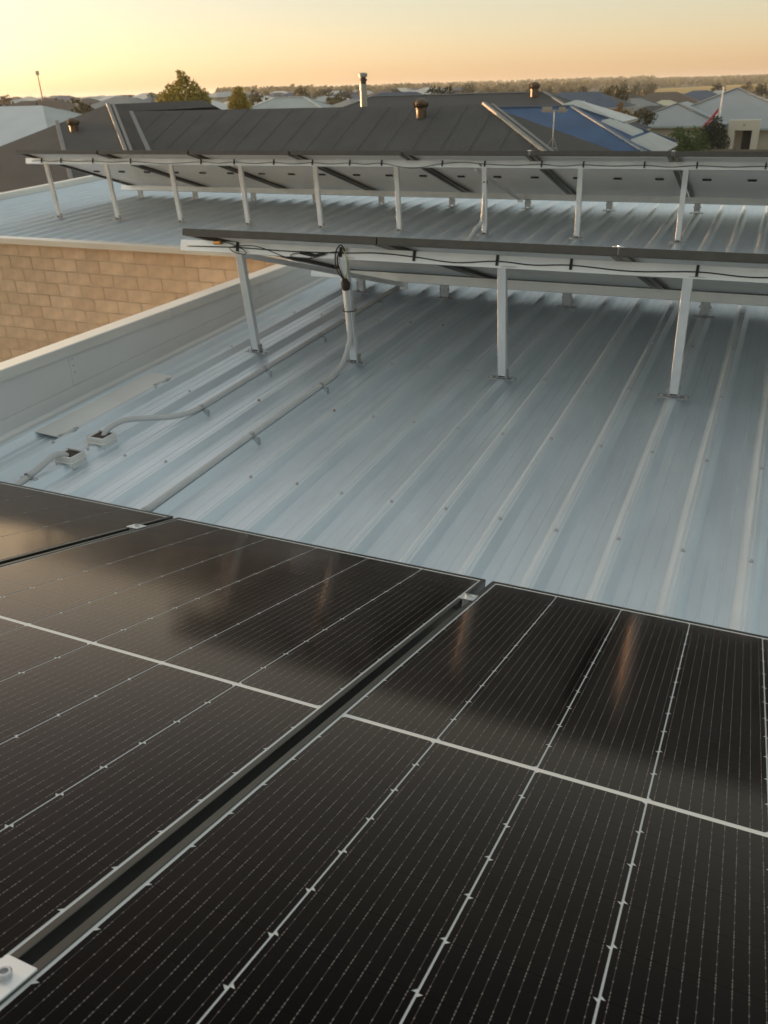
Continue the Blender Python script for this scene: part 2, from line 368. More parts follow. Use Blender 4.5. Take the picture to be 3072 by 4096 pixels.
# rear wing: gutter, barge, brick wall
gx = MB(); prof = [(YG - 0.014, -0.018), (YG - 0.014, RH + 0.004), (YG - 0.008, RH + 0.009), (YG + 0.075, RH + 0.012), (YG + 0.075, RH + 0.008), (YG - 0.006, RH + 0.005), (YG - 0.010, RH + 0.002), (YG - 0.010, -0.018)]
n_ = len(prof); zb = rz(YG)
for xa, xb in ((-9.14, -5.6), (-5.597, -2.74)):
    vs = [(xa, y, zb + z) for y, z in prof] + [(xb, y, zb + z) for y, z in prof]
    gx.add(vs, [(i, (i + 1) % n_, n_ + (i + 1) % n_, n_ + i) for i in range(n_)] + [tuple(range(n_ - 1, -1, -1)), tuple(range(n_, 2 * n_))])
part('edge_flashing', gx, M_CAP, BLD)
bg_ = MB()
prof = [(-9.20, -0.10), (-9.20, 0.075), (-9.19, 0.08), (-9.085, 0.08), (-9.075, 0.075), (-9.075, 0.004), (-9.118, 0.004), (-9.118, -0.10)]
n_ = len(prof); ya, yb = YG - 0.05, 9.62
vs = [(x, ya, rz(ya, z)) for x, z in prof] + [(x, yb, rz(yb, z)) for x, z in prof]
bg_.add(vs, [(i, (i + 1) % n_, n_ + (i + 1) % n_, n_ + i) for i in range(n_)] + [tuple(range(n_ - 1, -1, -1)), tuple(range(n_, 2 * n_))])
part('barge_capping', bg_, M_CAP, BLD)
YW = YG + 0.10
wb = MB(); wb.box(-9.12, -2.62, YW + 0.005, YW + 0.22, -3.5, rz(YG) - 0.006); wb.box(-9.12, -8.9, YW + 0.22, 9.55, -3.5, rz(YG) - 0.01)
wb.box(-8.9, 5.1, 9.33, 9.55, -3.5, rz(9) - 0.01); wb.box(4.9, 5.1, -4.4, 9.33, -3.5, -0.30)
WALL = part('brick_wall', wb, M_MORT, BLD)
BW, BHh, MO = 0.300, 0.1290, 0.009
bm_ = []
for k in range(3):
    for _ in range(2):
        mb = MB(); j = lambda: random.uniform(-0.0015, 0.0015)
        mb.box(0, BW - MO, 0, 0.05, 0, BHh - MO)
        mb.v = [(x + j(), y + j(), z + j()) for x, y, z in mb.v]
        me = mb.mesh('brick', M_BRICK[k]); bevel(me, 0.004); bm_.append(me)
rest = MB(); ztop = rz(YG) - 0.016; row = 0; z = ztop - BHh + MO - 0.02
while z > -3.4:
    x = -9.12 + (0 if row % 2 else -BW / 2)
    while x < -2.70:
        xa, xb = max(x, -9.12), min(x + BW - MO, -2.70)
        if xb - xa > 0.05:
            vis = z > -2.15 + max(0, (x + 6.6) * 0.0) and x > -7.4 - 0.0 and (xb < -3.4)
            if vis and xb - xa > BW - MO - 0.01:
                link('brick', random.choice(bm_), WALL, (xa, YW - 0.001 + random.uniform(-0.002, 0.002), z))
            else: rest.box(xa, xb, YW, YW + 0.05, z, z + BHh - MO)
        x += BW
    z -= BHh; row += 1
o = part('brick', rest, M_BRICK[1], WALL, kind='stuff')

# ================================================================== SOLAR PANELS
TL = R(16.07); PW, PL, PT, GAP = 1.134, 2.094, 0.035, 0.022
CW, CHh = 0.1808, 0.0920
def panel_frame_mb():
    """frame rails butted at the corners, lip over the glass; local: x across, y down the slope from the high edge, z up, top at 0"""
    mb = MB(); t = 0.0115
    mb.box(0, PW, 0, t, -PT, 0); mb.box(0, PW, PL - t, PL, -PT, 0)
    mb.box(0, t, t, PL - t, -PT, 0); mb.box(PW - t, PW, t, PL - t, -PT, 0)
    f = 0.034; z = -PT                                   # inward bottom flange
    mb.box(t, PW - t, t, f, z, z + 0.002); mb.box(t, PW - t, PL - f, PL - t, z, z + 0.002)
    mb.box(t, f, f, PL - f, z, z + 0.002); mb.box(PW - f, PW - t, f, PL - f, z, z + 0.002)
    return mb
FRAME_ME = panel_frame_mb().mesh('frame', M_FRAME); bevel(FRAME_ME, 0.0009)
lam = MB(); lam.box(0.0112, PW - 0.0112, 0.0112, PL - 0.0112, -0.0075, -0.0022); lam.mi = [1, 0, 0, 0, 0, 0]
LAM_ME = lam.mesh('laminate', [M_BACK, M_UNDER])
jb = MB(); jb.box(-0.038, 0.038, -0.016, 0.016, -0.014, 0)
JB_ME = jb.mesh('junction_box', M_BLACK); bevel(JB_ME, 0.003)
def cell_me(flip):
    """half cell: square corners on one long edge, chamfers on the other"""
    ch = 0.0060; a, b = CW / 2, CHh / 2
    pts = [(-a, -b), (a, -b), (a, b - ch), (a - ch, b), (-a + ch, b), (-a, b - ch)]
    if flip: pts = [(-x, -y) for x, y in pts]
    mb = MB(); n = len(pts); th = 0.0004
    mb.add([(x, y, th) for x, y in pts] + [(x, y, 0) for x, y in pts], [tuple(range(n))] + [(i, n + i, n + (i + 1) % n, (i + 1) % n) for i in range(n)])
    return mb.mesh('cell', M_CELL)
CELL = (cell_me(False), cell_me(True))
def cell_spots():
    px = (PW - 2 * 0.0155) / 6; half = PL / 2; gp = 0.0004
    for i in range(6):
        for j in range(22):
            x = 0.0155 + px * (i + 0.5)
            k = j if j < 11 else j - 11
            if j < 11: y = half - 0.0065 - (10 - k + 0.5) * (CHh + gp)
            else: y = half + 0.0065 + (k + 0.5) * (CHh + gp)
            yield i, j, x, y
CELLPOS = list(cell_spots())
grid = MB()
for i, j, x, y in CELLPOS:
    me = CELL[i % 2]; grid.add([(v.co.x + x, v.co.y + y, v.co.z) for v in me.vertices], [tuple(p.vertices) for p in me.polygons])
GRID_ME = grid.mesh('cells', M_CELL)
def panel(name, label, loc, group, cells=False, boxes=True):
    p = thing(name, label, 'solar panel', loc, (-TL, 0, 0), group)
    link('frame', FRAME_ME, p); l_ = link('laminate', LAM_ME, p)
    if cells:
        for i, j, x, y in CELLPOS: link('cell', CELL[i % 2], l_, (x, y, -0.0020))
    else: link('cell_grid', GRID_ME, l_, (0, 0, -0.0020), kind='stuff')      # faces away from the camera
    if boxes:
        for k in range(3): link('junction_box', JB_ME, p, (PW * (0.17 + 0.33 * k), PL / 2, -0.0076))
    return p
def edge(yh, zh): return lambda k, x0: (x0 + k * (PW + GAP), yh, zh)
LOWY = PL * math.cos(TL)
# row A (under the camera): low edge at y = 0
eA = edge(-LOWY, PL * math.sin(TL))
for k, lab in ((-2, 'solar panel at far left of the nearest row, beside the parapet'), (-1, 'second solar panel of the nearest row, catching the pale sky reflection'),
               (0, 'nearest solar panel, filling the lower right foreground'), (1, 'solar panel at the right end of the nearest row, past the picture edge')):
    panel('solar_panel', lab, eA(k, 0.0), 'black solar panels in the nearest row', cells=True, boxes=True)
# row B
YB, ZB = 1.705, 0.697; eB = lambda k, x0: (0.003 + k * 1.140, YB, ZB)
labB = ['left end solar panel of the middle row, seen from behind over the parapet corner', 'second solar panel from the left end of the middle row', 'third solar panel from the left end of the middle row', 'fourth solar panel of the middle row, past the right picture edge']
for k in range(-2, 2):
    panel('solar_panel', labB[k + 2], eB(k, 0.0), 'tilted solar panels in the middle row')
# row C
YC, ZC = 5.35, 0.832; eC = edge(YC, ZC); X0C = -0.235
ordn = ['leftmost', 'second', 'third', 'fourth', 'fifth', 'sixth', 'seventh', 'eighth', 'ninth']
for k in range(-6, 2):
    i = k + 6
    lab = ('leftmost solar panel of the rear row, its end hanging over the roof corner' if i == 0 else '%s solar panel from the left in the rear row below the dark house roof' % ordn[i])
    panel('solar_panel', lab, eC(k, X0C + GAP / 2), 'tilted solar panels in the rear row')

# ------------------------------------------------------------------ racks
def on_panel(yh, zh, x, w_, n):
    """point from panel coordinates: w_ down the slope, n along the normal"""
    return Vector((x, yh + w_ * math.cos(TL) + n * math.sin(TL), zh - w_ * math.sin(TL) + n * math.cos(TL)))
def rack(name, label, yh, zh, xa, xb, posts, feet, base_y, foot_y, w_hi=0.385, w_lo=1.86, rail_h=0.058, ext_r=None):
    rk = thing(name, label, 'mounting rack', ((xa + xb) / 2, base_y, rz(base_y)), None, 'panel mounting racks'); L = rk.location
    up = (0, math.sin(TL), math.cos(TL))
    for w_ in (w_hi, w_lo):
        a = on_panel(yh, zh, xa, w_, -PT - rail_h / 2 - 0.0015); b = on_panel(yh, zh, xb, w_, -PT - rail_h / 2 - 0.0015)
        mb = MB(); u = Vector(up); dv = Vector((0, math.cos(TL), -math.sin(TL)))
        # slotted rail section
        hw, hh = 0.02, rail_h / 2
        sec = [(-hw, -hh), (hw, -hh), (hw, -0.006), (hw - 0.006, -0.006), (hw - 0.006, 0.006), (hw, 0.006), (hw, hh), (0.008, hh), (0.008, hh - 0.010), (-0.008, hh - 0.010), (-0.008, hh), (-hw, hh)]
        n_ = len(sec); vs = [p + dv * s_ + u * t_ for p in (a, b) for s_, t_ in sec]
        mb.add(vs, [(i, (i + 1) % n_, n_ + (i + 1) % n_, n_ + i) for i in range(n_)] + [tuple(range(n_ - 1, -1, -1)), tuple(range(n_, 2 * n_))])
        part('rail', shift(mb, L), M_ALU, rk)
    def bracket(x, y, zc, wide, tall, parent, mat_=M_ALU):
        mb = MB(); z0 = rz(y, RH + 0.0015)
        mb.box(x - wide / 2, x + wide / 2, y - 0.022, y + 0.022, z0, z0 + 0.004)
        for sgn in (-1, 1):
            mb.box(x + sgn * 0.0255 - 0.002, x + sgn * 0.0255 + 0.002, y - 0.019, y + 0.019, z0 + 0.004, z0 + tall)
        b_ = MB(); b_.tube([(x - 0.036, y, z0 + tall * 0.6), (x + 0.036, y, z0 + tall * 0.6)], 0.004, 8)
        for sgn in (-1, 1): b_.tube([(x + sgn * 0.0285, y, z0 + tall * 0.6), (x + sgn * 0.0345, y, z0 + tall * 0.6)], 0.0075, 6)
        for sgn in (-1, 1): b_.lathe([(0.009, 0.0042), (0.009, 0.006), (0.006, 0.0065), (0.006, 0.012)], 8, (x + sgn * (wide / 2 - 0.014), y, z0))
        return mb, b_, z0
    for x in posts:
        top = on_panel(yh, zh, x, w_hi, -PT - rail_h - 0.002)
        mb = MB(); z0 = rz(base_y, RH + 0.012)
        a = Vector((x, base_y, z0)); b = Vector((x, top.y, top.z + 0.01))
        mb.bar(a, b, 0.042, 0.036, (0, 1, 0)); mb.bar(b + Vector((0, 0.0, 0.0)), b + Vector((0.075, 0, 0.001)), 0.036, 0.012, (0, 0, 1))
        po = part('post', shift(mb, L), M_ALU, rk, bev=0.002)
        b1, b2, _ = bracket(x, base_y, 0, 0.145, 0.05, rk)
        part('foot_bracket', shift(b1, L), M_STEEL, po); part('bolt', shift(b2, L), M_BOLT, po)
        pl = MB(); pl.box(x - 0.0175, x + 0.0175, base_y - 0.0195, base_y - 0.0182, z0 + 0.002, z0 + 0.022); part('end_plug', shift(pl, L), M_BLACK, po)
    for x in feet:
        low = on_panel(yh, zh, x, w_lo, -PT - rail_h - 0.002)
        b1, b2, z0 = bracket(x, foot_y, 0, 0.13, max(0.03, low.z - rz(foot_y, RH) + 0.004), rk)
        b1.box(x - 0.023, x + 0.023, foot_y - 0.014, foot_y - 0.010, z0 + 0.02, low.z + 0.02)
        fo = part('low_foot', shift(b1, L), M_STEEL, rk); part('bolt', shift(b2, L), M_BOLT, fo)
    return rk
def rib(k): return RX0 + k * RP
rkB = rack('mounting_rack', 'aluminium rails and square posts holding up the middle row of panels', YB, ZB, -2.44, 2.36,
           [rib(-12), rib(-9), rib(-5), rib(-1), rib(3), rib(7)], [rib(-12), rib(-9), rib(-5), rib(-1), rib(3), rib(7)], 1.972, 3.40, w_hi=0.225, w_lo=1.76)
postsC = [rib(-35) + 0.0] + [rib(-31 + 4 * i) for i in range(0, 9)] + [rib(5), rib(9)]
rkC = rack('mounting_rack', 'long row of aluminium posts and rails holding up the rear panels', YC, ZC, -7.24, 2.12,
           postsC, postsC, 5.61, 7.08, w_hi=0.24, w_lo=1.81, rail_h=0.056)
rkA = rack('mounting_rack', 'rails and feet under the nearest row of panels', -LOWY, PL * math.sin(TL), -2.36, 2.36,
           [rib(-9), rib(-5), rib(-1), rib(3), rib(7)], [rib(-9), rib(-5), rib(-1), rib(3), rib(7)], -LOWY + 0.28, -0.20, w_hi=0.285, w_lo=1.884)
# mid clamps between panels, bolted to the rails
def clamp(rk, x, yh, zh, w_):
    mb = MB(); t = 0.0035
    P = lambda a, b, c: on_panel(yh, zh, x + a, w_ + b, c)
    def bx(a0, a1, b0, b1, c0, c1, mi=0):
        vs = [P(a, b, c) for a, b, c in ((a0, b0, c0), (a1, b0, c0), (a1, b1, c0), (a0, b1, c0), (a0, b0, c1), (a1, b0, c1), (a1, b1, c1), (a0, b1, c1))]
        mb.add(vs, ((0, 3, 2, 1), (4, 5, 6, 7), (0, 1, 5, 4), (1, 2, 6, 5), (2, 3, 7, 6), (3, 0, 4, 7)), mi)
    bx(-0.022, 0.022, -0.025, 0.025, 0.0008, 0.0008 + t)
    gw = 0.0025 if rk is rkB else 0.0095
    bx(-gw, -gw + .002, -0.025, 0.025, -0.03, 0.0006); bx(gw - .002, gw, -0.025, 0.025, -0.03, 0.0006)
    o = part('mid_clamp', shift(mb, rk.location), M_ALU, rk, bev=0.0008)
    b = MB(); vs = []; n = 12
    prof = [(0.0085, 0.0043), (0.0085, 0.0095), (0.0072, 0.0105), (0.0045, 0.0105), (0.0045, 0.0065), (0.0001, 0.0065)]
    for r_, c in prof:
        for i in range(n): vs.append(P(r_ * math.cos(2 * math.pi * i / n), r_ * math.sin(2 * math.pi * i / n), c))
    b.add(vs, [(k * n + i, k * n + (i + 1) % n, (k + 1) * n + (i + 1) % n, (k + 1) * n + i) for k in range(len(prof) - 1) for i in range(n)])
    part('clamp_bolt', shift(b, rk.location), M_BOLT, o)
for k in (-1, 0, 1):
    for w_ in (0.285, 1.884): clamp(rkA, k * (PW + GAP) - GAP / 2, -LOWY, PL * math.sin(TL), w_)
for k in (-1, 0, 1):
    clamp(rkB, k * 1.14, YB, ZB, 0.03 if k == 0 else 0.225); clamp(rkB, k * 1.14, YB, ZB, 1.76)
for k in range(-5, 2):
    clamp(rkC, X0C + k * (PW + GAP), YC, ZC, 0.03 if k in (-1, 0) else 0.24)
# diagonal braces
def brace(rk, a, b, w_=0.03):
    mb = MB(); mb.bar(a, b, w_, w_, (0, 0, 1)); mb.box(b[0] - 0.02, b[0] + 0.03, b[1] - 0.015, b[1] + 0.015, b[2] - 0.03, b[2] + 0.05)
    part('brace', shift(mb, rk.location), M_ALU, rk)
brace(rkB, (-2.13, 2.00, 0.520), (-1.72, 3.38, 0.10)); brace(rkC, (-1.95, 5.62, 0.66), (-1.90, 6.95, 0.26), 0.028)

# ------------------------------------------------------------------ cables, conduits, roof fittings
def wavy(pts, sub=6):
    """smooth a polyline (Catmull-Rom)"""
    pts = [Vector(p) for p in pts]; out = []
    for i in range(len(pts) - 1):
        p0 = pts[max(i - 1, 0)]; p1 = pts[i]; p2 = pts[i + 1]; p3 = pts[min(i + 2, len(pts) - 1)]
        for k in range(sub):
            t = k / sub
            out.append(0.5 * ((2 * p1) + (-p0 + p2) * t + (2 * p0 - 5 * p1 + 4 * p2 - p3) * t * t + (-p0 + 3 * p1 - 3 * p2 + p3) * t ** 3))
    out.append(pts[-1]); return out
def rail_cable(label, yh, zh, xs_clip, sags, xa, xb, w_hi, rail_h, clip_h=0.062):
    c0 = on_panel(yh, zh, 0, w_hi - 0.026, -PT - rail_h * 0.62)
    root = thing('cable', label, 'cable', (xa, c0.y, c0.z - 0.5)); L = root.location
    pts = [(xa, c0.y, c0.z)]
    for i, x in enumerate(xs_clip):
        pts.append((x, c0.y, c0.z + 0.006))
        if i < len(xs_clip) - 1:
            xm = (x + xs_clip[i + 1]) / 2; pts.append((xm, c0.y - 0.004, c0.z + 0.006 - sags[i % len(sags)]))
    pts.append((xb, c0.y, c0.z))
    mb = MB(); mb.tube(wavy(pts, 5), 0.0029, 6); part('wire', shift(mb, L), M_CABLE, root, smooth=True)
    for x in xs_clip:
        m2 = MB(); q = on_panel(yh, zh, x, w_hi - 0.0235, -PT - 0.0285); u = Vector((0, math.sin(TL), math.cos(TL)))
        m2.bar(q + u * 0.028, q - u * (clip_h - 0.028), 0.012, 0.012, (0, 1, 0)); part('cable_clip', shift(m2, L), M_BLACK, root)
rail_cable('black cable clipped along the middle row rail', YB, ZB, [-2.06, -1.43, -1.02, -0.59, -0.235, 0.32, 0.75, 1.2], [0.004, -0.01, 0.016, 0.008, 0.012, 0.010], -2.40, 2.2, 0.225, 0.058, 0.05)
rail_cable('thin black cable clipped along the rear row rail', YC, ZC, [-7.0, -6.72, -6.27, -5.76, -4.86, -4.46, -4.0, -3.57, -3.17, -2.84, -2.24, -1.84, -1.33, -0.97, -0.47, -0.06, 0.45, 1.0],
           [0.008, 0.006, 0.010, 0.02, 0.012, 0.012, 0.012, 0.010, 0.010, 0.04, -0.014, 0.008, 0.012, 0.008, 0.012], -7.15, 2.1, 0.24, 0.056, 0.05)
# loose loops of cable and plugs hanging at the left of the middle row
lp = thing('cable_loop', 'loose coiled cable and plugs hanging by the left end of the middle row rail', 'cable', (-1.75, 2.02, 0.45)); L = lp.location
mb = MB(); yy = 1.886; dz = 0.03
mb.tube(wavy([(-2.22, yy, 0.565 + dz), (-2.13, yy - .01, 0.575 + dz), (-2.02, yy - .02, 0.545 + dz), (-2.00, yy - .02, 0.52 + dz), (-2.07, yy - .02, 0.525 + dz), (-2.10, yy - .01, 0.55 + dz), (-1.95, yy, 0.56 + dz), (-1.80, yy - .01, 0.525 + dz), (-1.70, yy - .01, 0.497 + dz), (-1.62, yy - .02, 0.505 + dz), (-1.60, yy - .02, 0.53 + dz), (-1.68, yy - .02, 0.54 + dz), (-1.72, yy - .02, 0.52 + dz), (-1.60, yy - .02, 0.515 + dz), (-1.52, yy - .01, 0.545 + dz), (-1.43, yy, 0.555 + dz)], 5), 0.0024, 6)
part('wire', shift(mb, L), M_CABLE, lp, smooth=True)
mb = MB(); mb.tube([(-1.66, yy - .02, 0.543 + dz), (-1.58, yy - .02, 0.532 + dz)], 0.009, 8); mb.tube([(-1.57, yy - .02, 0.531 + dz), (-1.52, yy - .02, 0.546 + dz)], 0.008, 8); part('plug', shift(mb, L), M_BLACK, lp)
mb = MB(); mb.tube([(-2.21, yy, 0.566 + dz), (-2.16, yy - .01, 0.573 + dz)], 0.010, 8); part('orange_glint', shift(mb, L), mat('glint_orange', (0.55, 0.33, 0.10), 0.3, 0.9), lp)  # short orange tube standing in for a reflection at the rail end

def cond_path(xr, y0, y1, lift=0.0, n=6): return [(xr + random.uniform(-.002, .002), y0 + (y1 - y0) * i / n, rz(y0 + (y1 - y0) * i / n, RH + 0.0135 + lift)) for i in range(n + 1)]
def conduit_clip(root, x, y, r=0.0125):
    mb = MB(); z = rz(y, RH); n = 10; vs = []
    for yy_ in (y - 0.009, y + 0.009):
        for rr in (r + 0.0008, r + 0.0028):
            for i in range(n + 1):
                t = math.pi * i / n; vs.append((x + rr * math.cos(t), yy_, z + r + rr * math.sin(t)))
    m_ = n + 1
    for i in range(n): mb_f = [(i, i + 1, m_ + i + 1, m_ + i), (2 * m_ + i, 3 * m_ + i, 3 * m_ + i + 1, 2 * m_ + i + 1), (m_ + i, m_ + i + 1, 3 * m_ + i + 1, 3 * m_ + i)]; mb.f += mb_f; mb.mi += [0] * 3
    mb.v += vs
    for s_ in (-1, 1): mb.box(x + s_ * (r + 0.016) - 0.014, x + s_ * (r + 0.016) + 0.014, y - 0.009, y + 0.009, z + 0.0005 - (0.03 if s_ > 0 else 0), z + 0.0025 if s_ < 0 else z + 0.004)
    return part('saddle_clip', shift(mb, root.location), M_STEEL, root)
RC = 0.0125
cB = thing('conduit', 'grey conduit running down the rib and up the strapped post of the middle row', 'conduit', (rib(-9), 1.0, rz(1.0, RH))); L = cB.location
xr = rib(-9); py = 1.972
run = [(xr, -0.6, rz(-.6, RH + RC))] + [(xr + random.uniform(-.0015, .0015), y, rz(y, RH + RC)) for y in (0, .35, .75, 1.15, 1.5)]
bend = [(xr, 1.62, rz(1.62, RH + RC)), (xr - 0.003, 1.74, rz(1.74, RH + RC + .004)), (xr - 0.008, 1.83, rz(1.83, RH + 0.036)), (xr - 0.010, 1.89, rz(1.89, RH + 0.078)), (xr - 0.004, 1.923, rz(1.92, RH + 0.135)), (xr + 0.002, 1.924, 0.15), (xr + 0.004, 1.912, 0.26), (xr + 0.004, 1.899, 0.40)]
mb = MB(); mb.tube(wavy(run + bend, 5), RC + 0.001, 14); part('pipe', shift(mb, L), M_COND, cB, smooth=True)
for y in (0.13, 0.885, 1.56): conduit_clip(cB, xr, y, RC)
mb = MB(); n = 16; ring = [(xr + .004 + 0.034 * math.cos(2 * math.pi * i / n), 1.928 + 0.044 * math.sin(2 * math.pi * i / n), 0.275) for i in range(n + 1)]; mb.tube(ring, 0.003, 5)
part('strap', shift(mb, L), M_BLACK, cB)
mb = MB(); mb.tube([(xr + .004, 1.899, 0.39), (xr + .003, 1.893, 0.42), (xr + .002, 1.887, 0.447)], 0.02, 12, radii=[0.020, 0.026, 0.015]); part('cable_boot', shift(mb, L), M_SEAL, cB, smooth=True)
mb = MB(); mb.tube(wavy([(xr + .002, 1.888, 0.44), (xr - .030, 1.880, 0.48), (xr - .040, 1.872, 0.54), (xr - .026, 1.865, 0.595), (xr + .004, 1.862, 0.622), (xr + .02, 1.872, 0.59)], 5), 0.0036, 8)
mb.tube(wavy([(xr + .002, 1.888, 0.44), (xr - .016, 1.880, 0.48), (xr - .026, 1.870, 0.54), (xr - .010, 1.862, 0.585), (xr + .006, 1.862, 0.605)], 5), 0.0035, 8)
part('cable', shift(mb, L), M_CABLE, cB, smooth=True)
mb = MB(); mb.tube(wavy([(xr + .008, 1.866, 0.61), (xr + .026, 1.870, 0.56), (xr + .026, 1.876, 0.50), (xr + .008, 1.888, 0.45)], 5), 0.0026, 6); part('earth_wire', shift(mb, L), M_YEL, cB, smooth=True)
# conduit on the left that drops into the roof penetration
cA = thing('conduit', 'grey conduit curving off its rib into the farther roof opening near the parapet', 'conduit', (rib(-11), 2.0, rz(2, RH))); L = cA.location
xa = rib(-11)
run = [(xa, y, rz(y, RH + RC)) for y in (4.1, 3.4, 2.8, 2.2, 1.7, 1.25, 1.12)]
bend = [(xa - 0.006, 1.02, rz(1.02, RH + RC + 0.004)), (xa - 0.05, 0.92, rz(.92, 0.055)), (xa - 0.12, 0.83, rz(.83, 0.075)), (xa - 0.185, 0.75, rz(.75, 0.085)), (xa - 0.215, 0.68, rz(.68, 0.07)), (xa - 0.225, 0.645, rz(.64, 0.035))]
mb = MB(); mb.tube(wavy(run + bend, 5), RC + 0.001, 14); part('pipe', shift(mb, L), M_COND, cA, smooth=True)
for y in (3.2, 2.35, 1.70, 1.10): conduit_clip(cA, xa, y, RC)
cC = thing('conduit', 'short grey conduit stub rising into the nearer roof opening', 'conduit', (-2.09, 0.3, rz(.3))); L = cC.location
mb = MB(); mb.tube(wavy([(rib(-12) - 0.03, -0.35, rz(-.35, 0.016)), (rib(-12) - 0.035, 0.05, rz(.05, 0.02)), (rib(-12) - 0.035, 0.25, rz(.25, 0.045)), (rib(-12) - 0.02, 0.36, rz(.36, 0.075)), (rib(-12) - 0.006, 0.41, rz(.41, 0.05))], 5), RC + .001, 12)
part('pipe', shift(mb, L), M_COND, cC, smooth=True); conduit_clip(cC, rib(-12) - 0.035, 0.21, RC)
def roof_box(label, x, y):
    """open square upstand: apron, four walls, dark rubber throat"""
    rb = thing('roof_penetration', label, 'roof opening', (x, y, rz(y))); w_, t = 0.047, 0.008; z1 = RH + 0.028
    mb = MB()
    for a in ((-w_, w_, -w_, -w_ + t), (-w_, w_, w_ - t, w_), (-w_, -w_ + t, -w_ + t, w_ - t), (w_ - t, w_, -w_ + t, w_ - t)):
        mb.box(a[0], a[1], a[2], a[3], 0.0, z1)
    part('frame', mb, M_WHITEP, rb, bev=0.003)
    mb = MB(); mb.box(-w_ - 0.012, w_ + 0.012, -w_ - 0.012, w_ + 0.012, RH + 0.002, RH + 0.006); part('apron', mb, M_WHITEP, rb, bev=0.002)
    mb = MB(); mb.box(-w_ + t, w_ - t, -w_ + t, w_ - t, 0.0, z1 - 0.007); part('rubber_seal', mb, M_SEAL, rb)
roof_box('white rimmed square roof opening nearer the camera, by the parapet', rib(-12) - 0.006, 0.425)
roof_box('white rimmed square roof opening farther from the camera, by the parapet', rib(-12) - 0.010, 0.635)
# loose pale channel lying along the parapet tray
ch = thing('metal_channel', 'loose pale metal channel lying along the foot of the parapet', 'metal channel', (-2.40, 1.1, rz(1.1))); L = ch.location
ya, yb = 0.62, 1.50; mb = MB()
prof = [(-2.505, 0.026), (-2.487, 0.030), (-2.480, 0.027), (-2.318, 0.018), (-2.312, 0.010), (-2.316, 0.010), (-2.321, 0.014), (-2.482, 0.023), (-2.490, 0.026), (-2.505, 0.022)]
n_ = len(prof); vs = [(x, ya, rz(ya, z)) for x, z in prof] + [(x, yb, rz(yb, z)) for x, z in prof]
mb.add(vs, [(i, (i + 1) % n_, n_ + (i + 1) % n_, n_ + i) for i in range(n_)] + [tuple(range(n_ - 1, -1, -1)), tuple(range(n_, 2 * n_))]); part('sheet', shift(mb, L), M_CHAN, ch)
for y in (0.68, 1.40):
    mb = MB(); mb.tube(wavy([(-2.33, y - .05, rz(y, .012)), (-2.29, y - .04, rz(y, .026)), (-2.275, y, rz(y, .034)), (-2.29, y + .04, rz(y, .026)), (-2.33, y + .05, rz(y, .012))], 4), 0.008, 8); part('foot', shift(mb, L), M_STEEL, ch, smooth=True)
    mb = MB(); mb.box(-2.47, -2.33, y - .02, y + .02, rz(y, 0.004), rz(y, 0.013)); part('foot', shift(mb, L), M_STEEL, ch)
# conduit at the rear row
cR = thing('conduit', 'grey conduit strapped to a post of the rear row with a black boot', 'conduit', (rib(-11), 5.6, rz(5.6, RH))); L = cR.location; xq = rib(-11)
mb = MB(); mb.tube(wavy([(xq - .06, 4.7, rz(4.7, RH + RC)), (xq - .055, 4.95, rz(4.95, RH + RC)), (xq - .045, 5.280, rz(5.280, RH + .03)), (xq - .035, 5.460, rz(5.460, RH + .09)), (xq - .018, 5.555, .22), (xq - .006, 5.572, 0.36), (xq, 5.575, 0.54)], 5), 0.0155, 12); part('pipe', shift(mb, L), M_COND, cR, smooth=True)
mb = MB(); mb.tube([(xq, 5.575, 0.53), (xq, 5.572, 0.565), (xq + .002, 5.570, 0.60)], 0.02, 10, radii=[.02, .026, .014]); part('cable_boot', shift(mb, L), M_BLACK, cR, smooth=True)
mb = MB(); mb.tube(wavy([(xq + .002, 5.570, .595), (xq + .006, 5.555, .65), (xq - .02, 5.545, .69), (xq - .05, 5.550, .71)], 4), 0.008, 8); part('cable', shift(mb, L), M_CABLE, cR, smooth=True)

# ================================================================== NEIGHBOURHOOD
def strip(mb, a, b, w_=0.16, h=0.05, mi=0): mb.bar(a, b, w_, h, (0, 0, 1), mi)
def hip_roof(mb, xl, xr_, yr, zr_, half, pitch, mi=0, ymi=1, th=0.12):
    """hip roof, ridge along x between xl and xr_; returns eave height"""
    t = math.tan(R(pitch)); ze = zr_ - half * t
    A, B = (xl, yr, zr_), (xr_, yr, zr_); a, b, c, d = (xl - half, yr - half, ze), (xr_ + half, yr - half, ze), (xr_ + half, yr + half, ze), (xl - half, yr + half, ze)
    mb.poly([a, b, B, A], mi); mb.poly([c, d, A, B], mi); mb.poly([b, c, B], ymi); mb.poly([d, a, A], ymi)
    lo = [(x, y, z - th) for x, y, z in (a, b, c, d)]; q = [a, b, c, d]
    for i in range(4): mb.poly([lo[i], lo[(i + 1) % 4], q[(i + 1) % 4], q[i]], 2)
    mb.poly([lo[3], lo[2], lo[1], lo[0]], 2)
    return ze, A, B, (a, b, c, d)
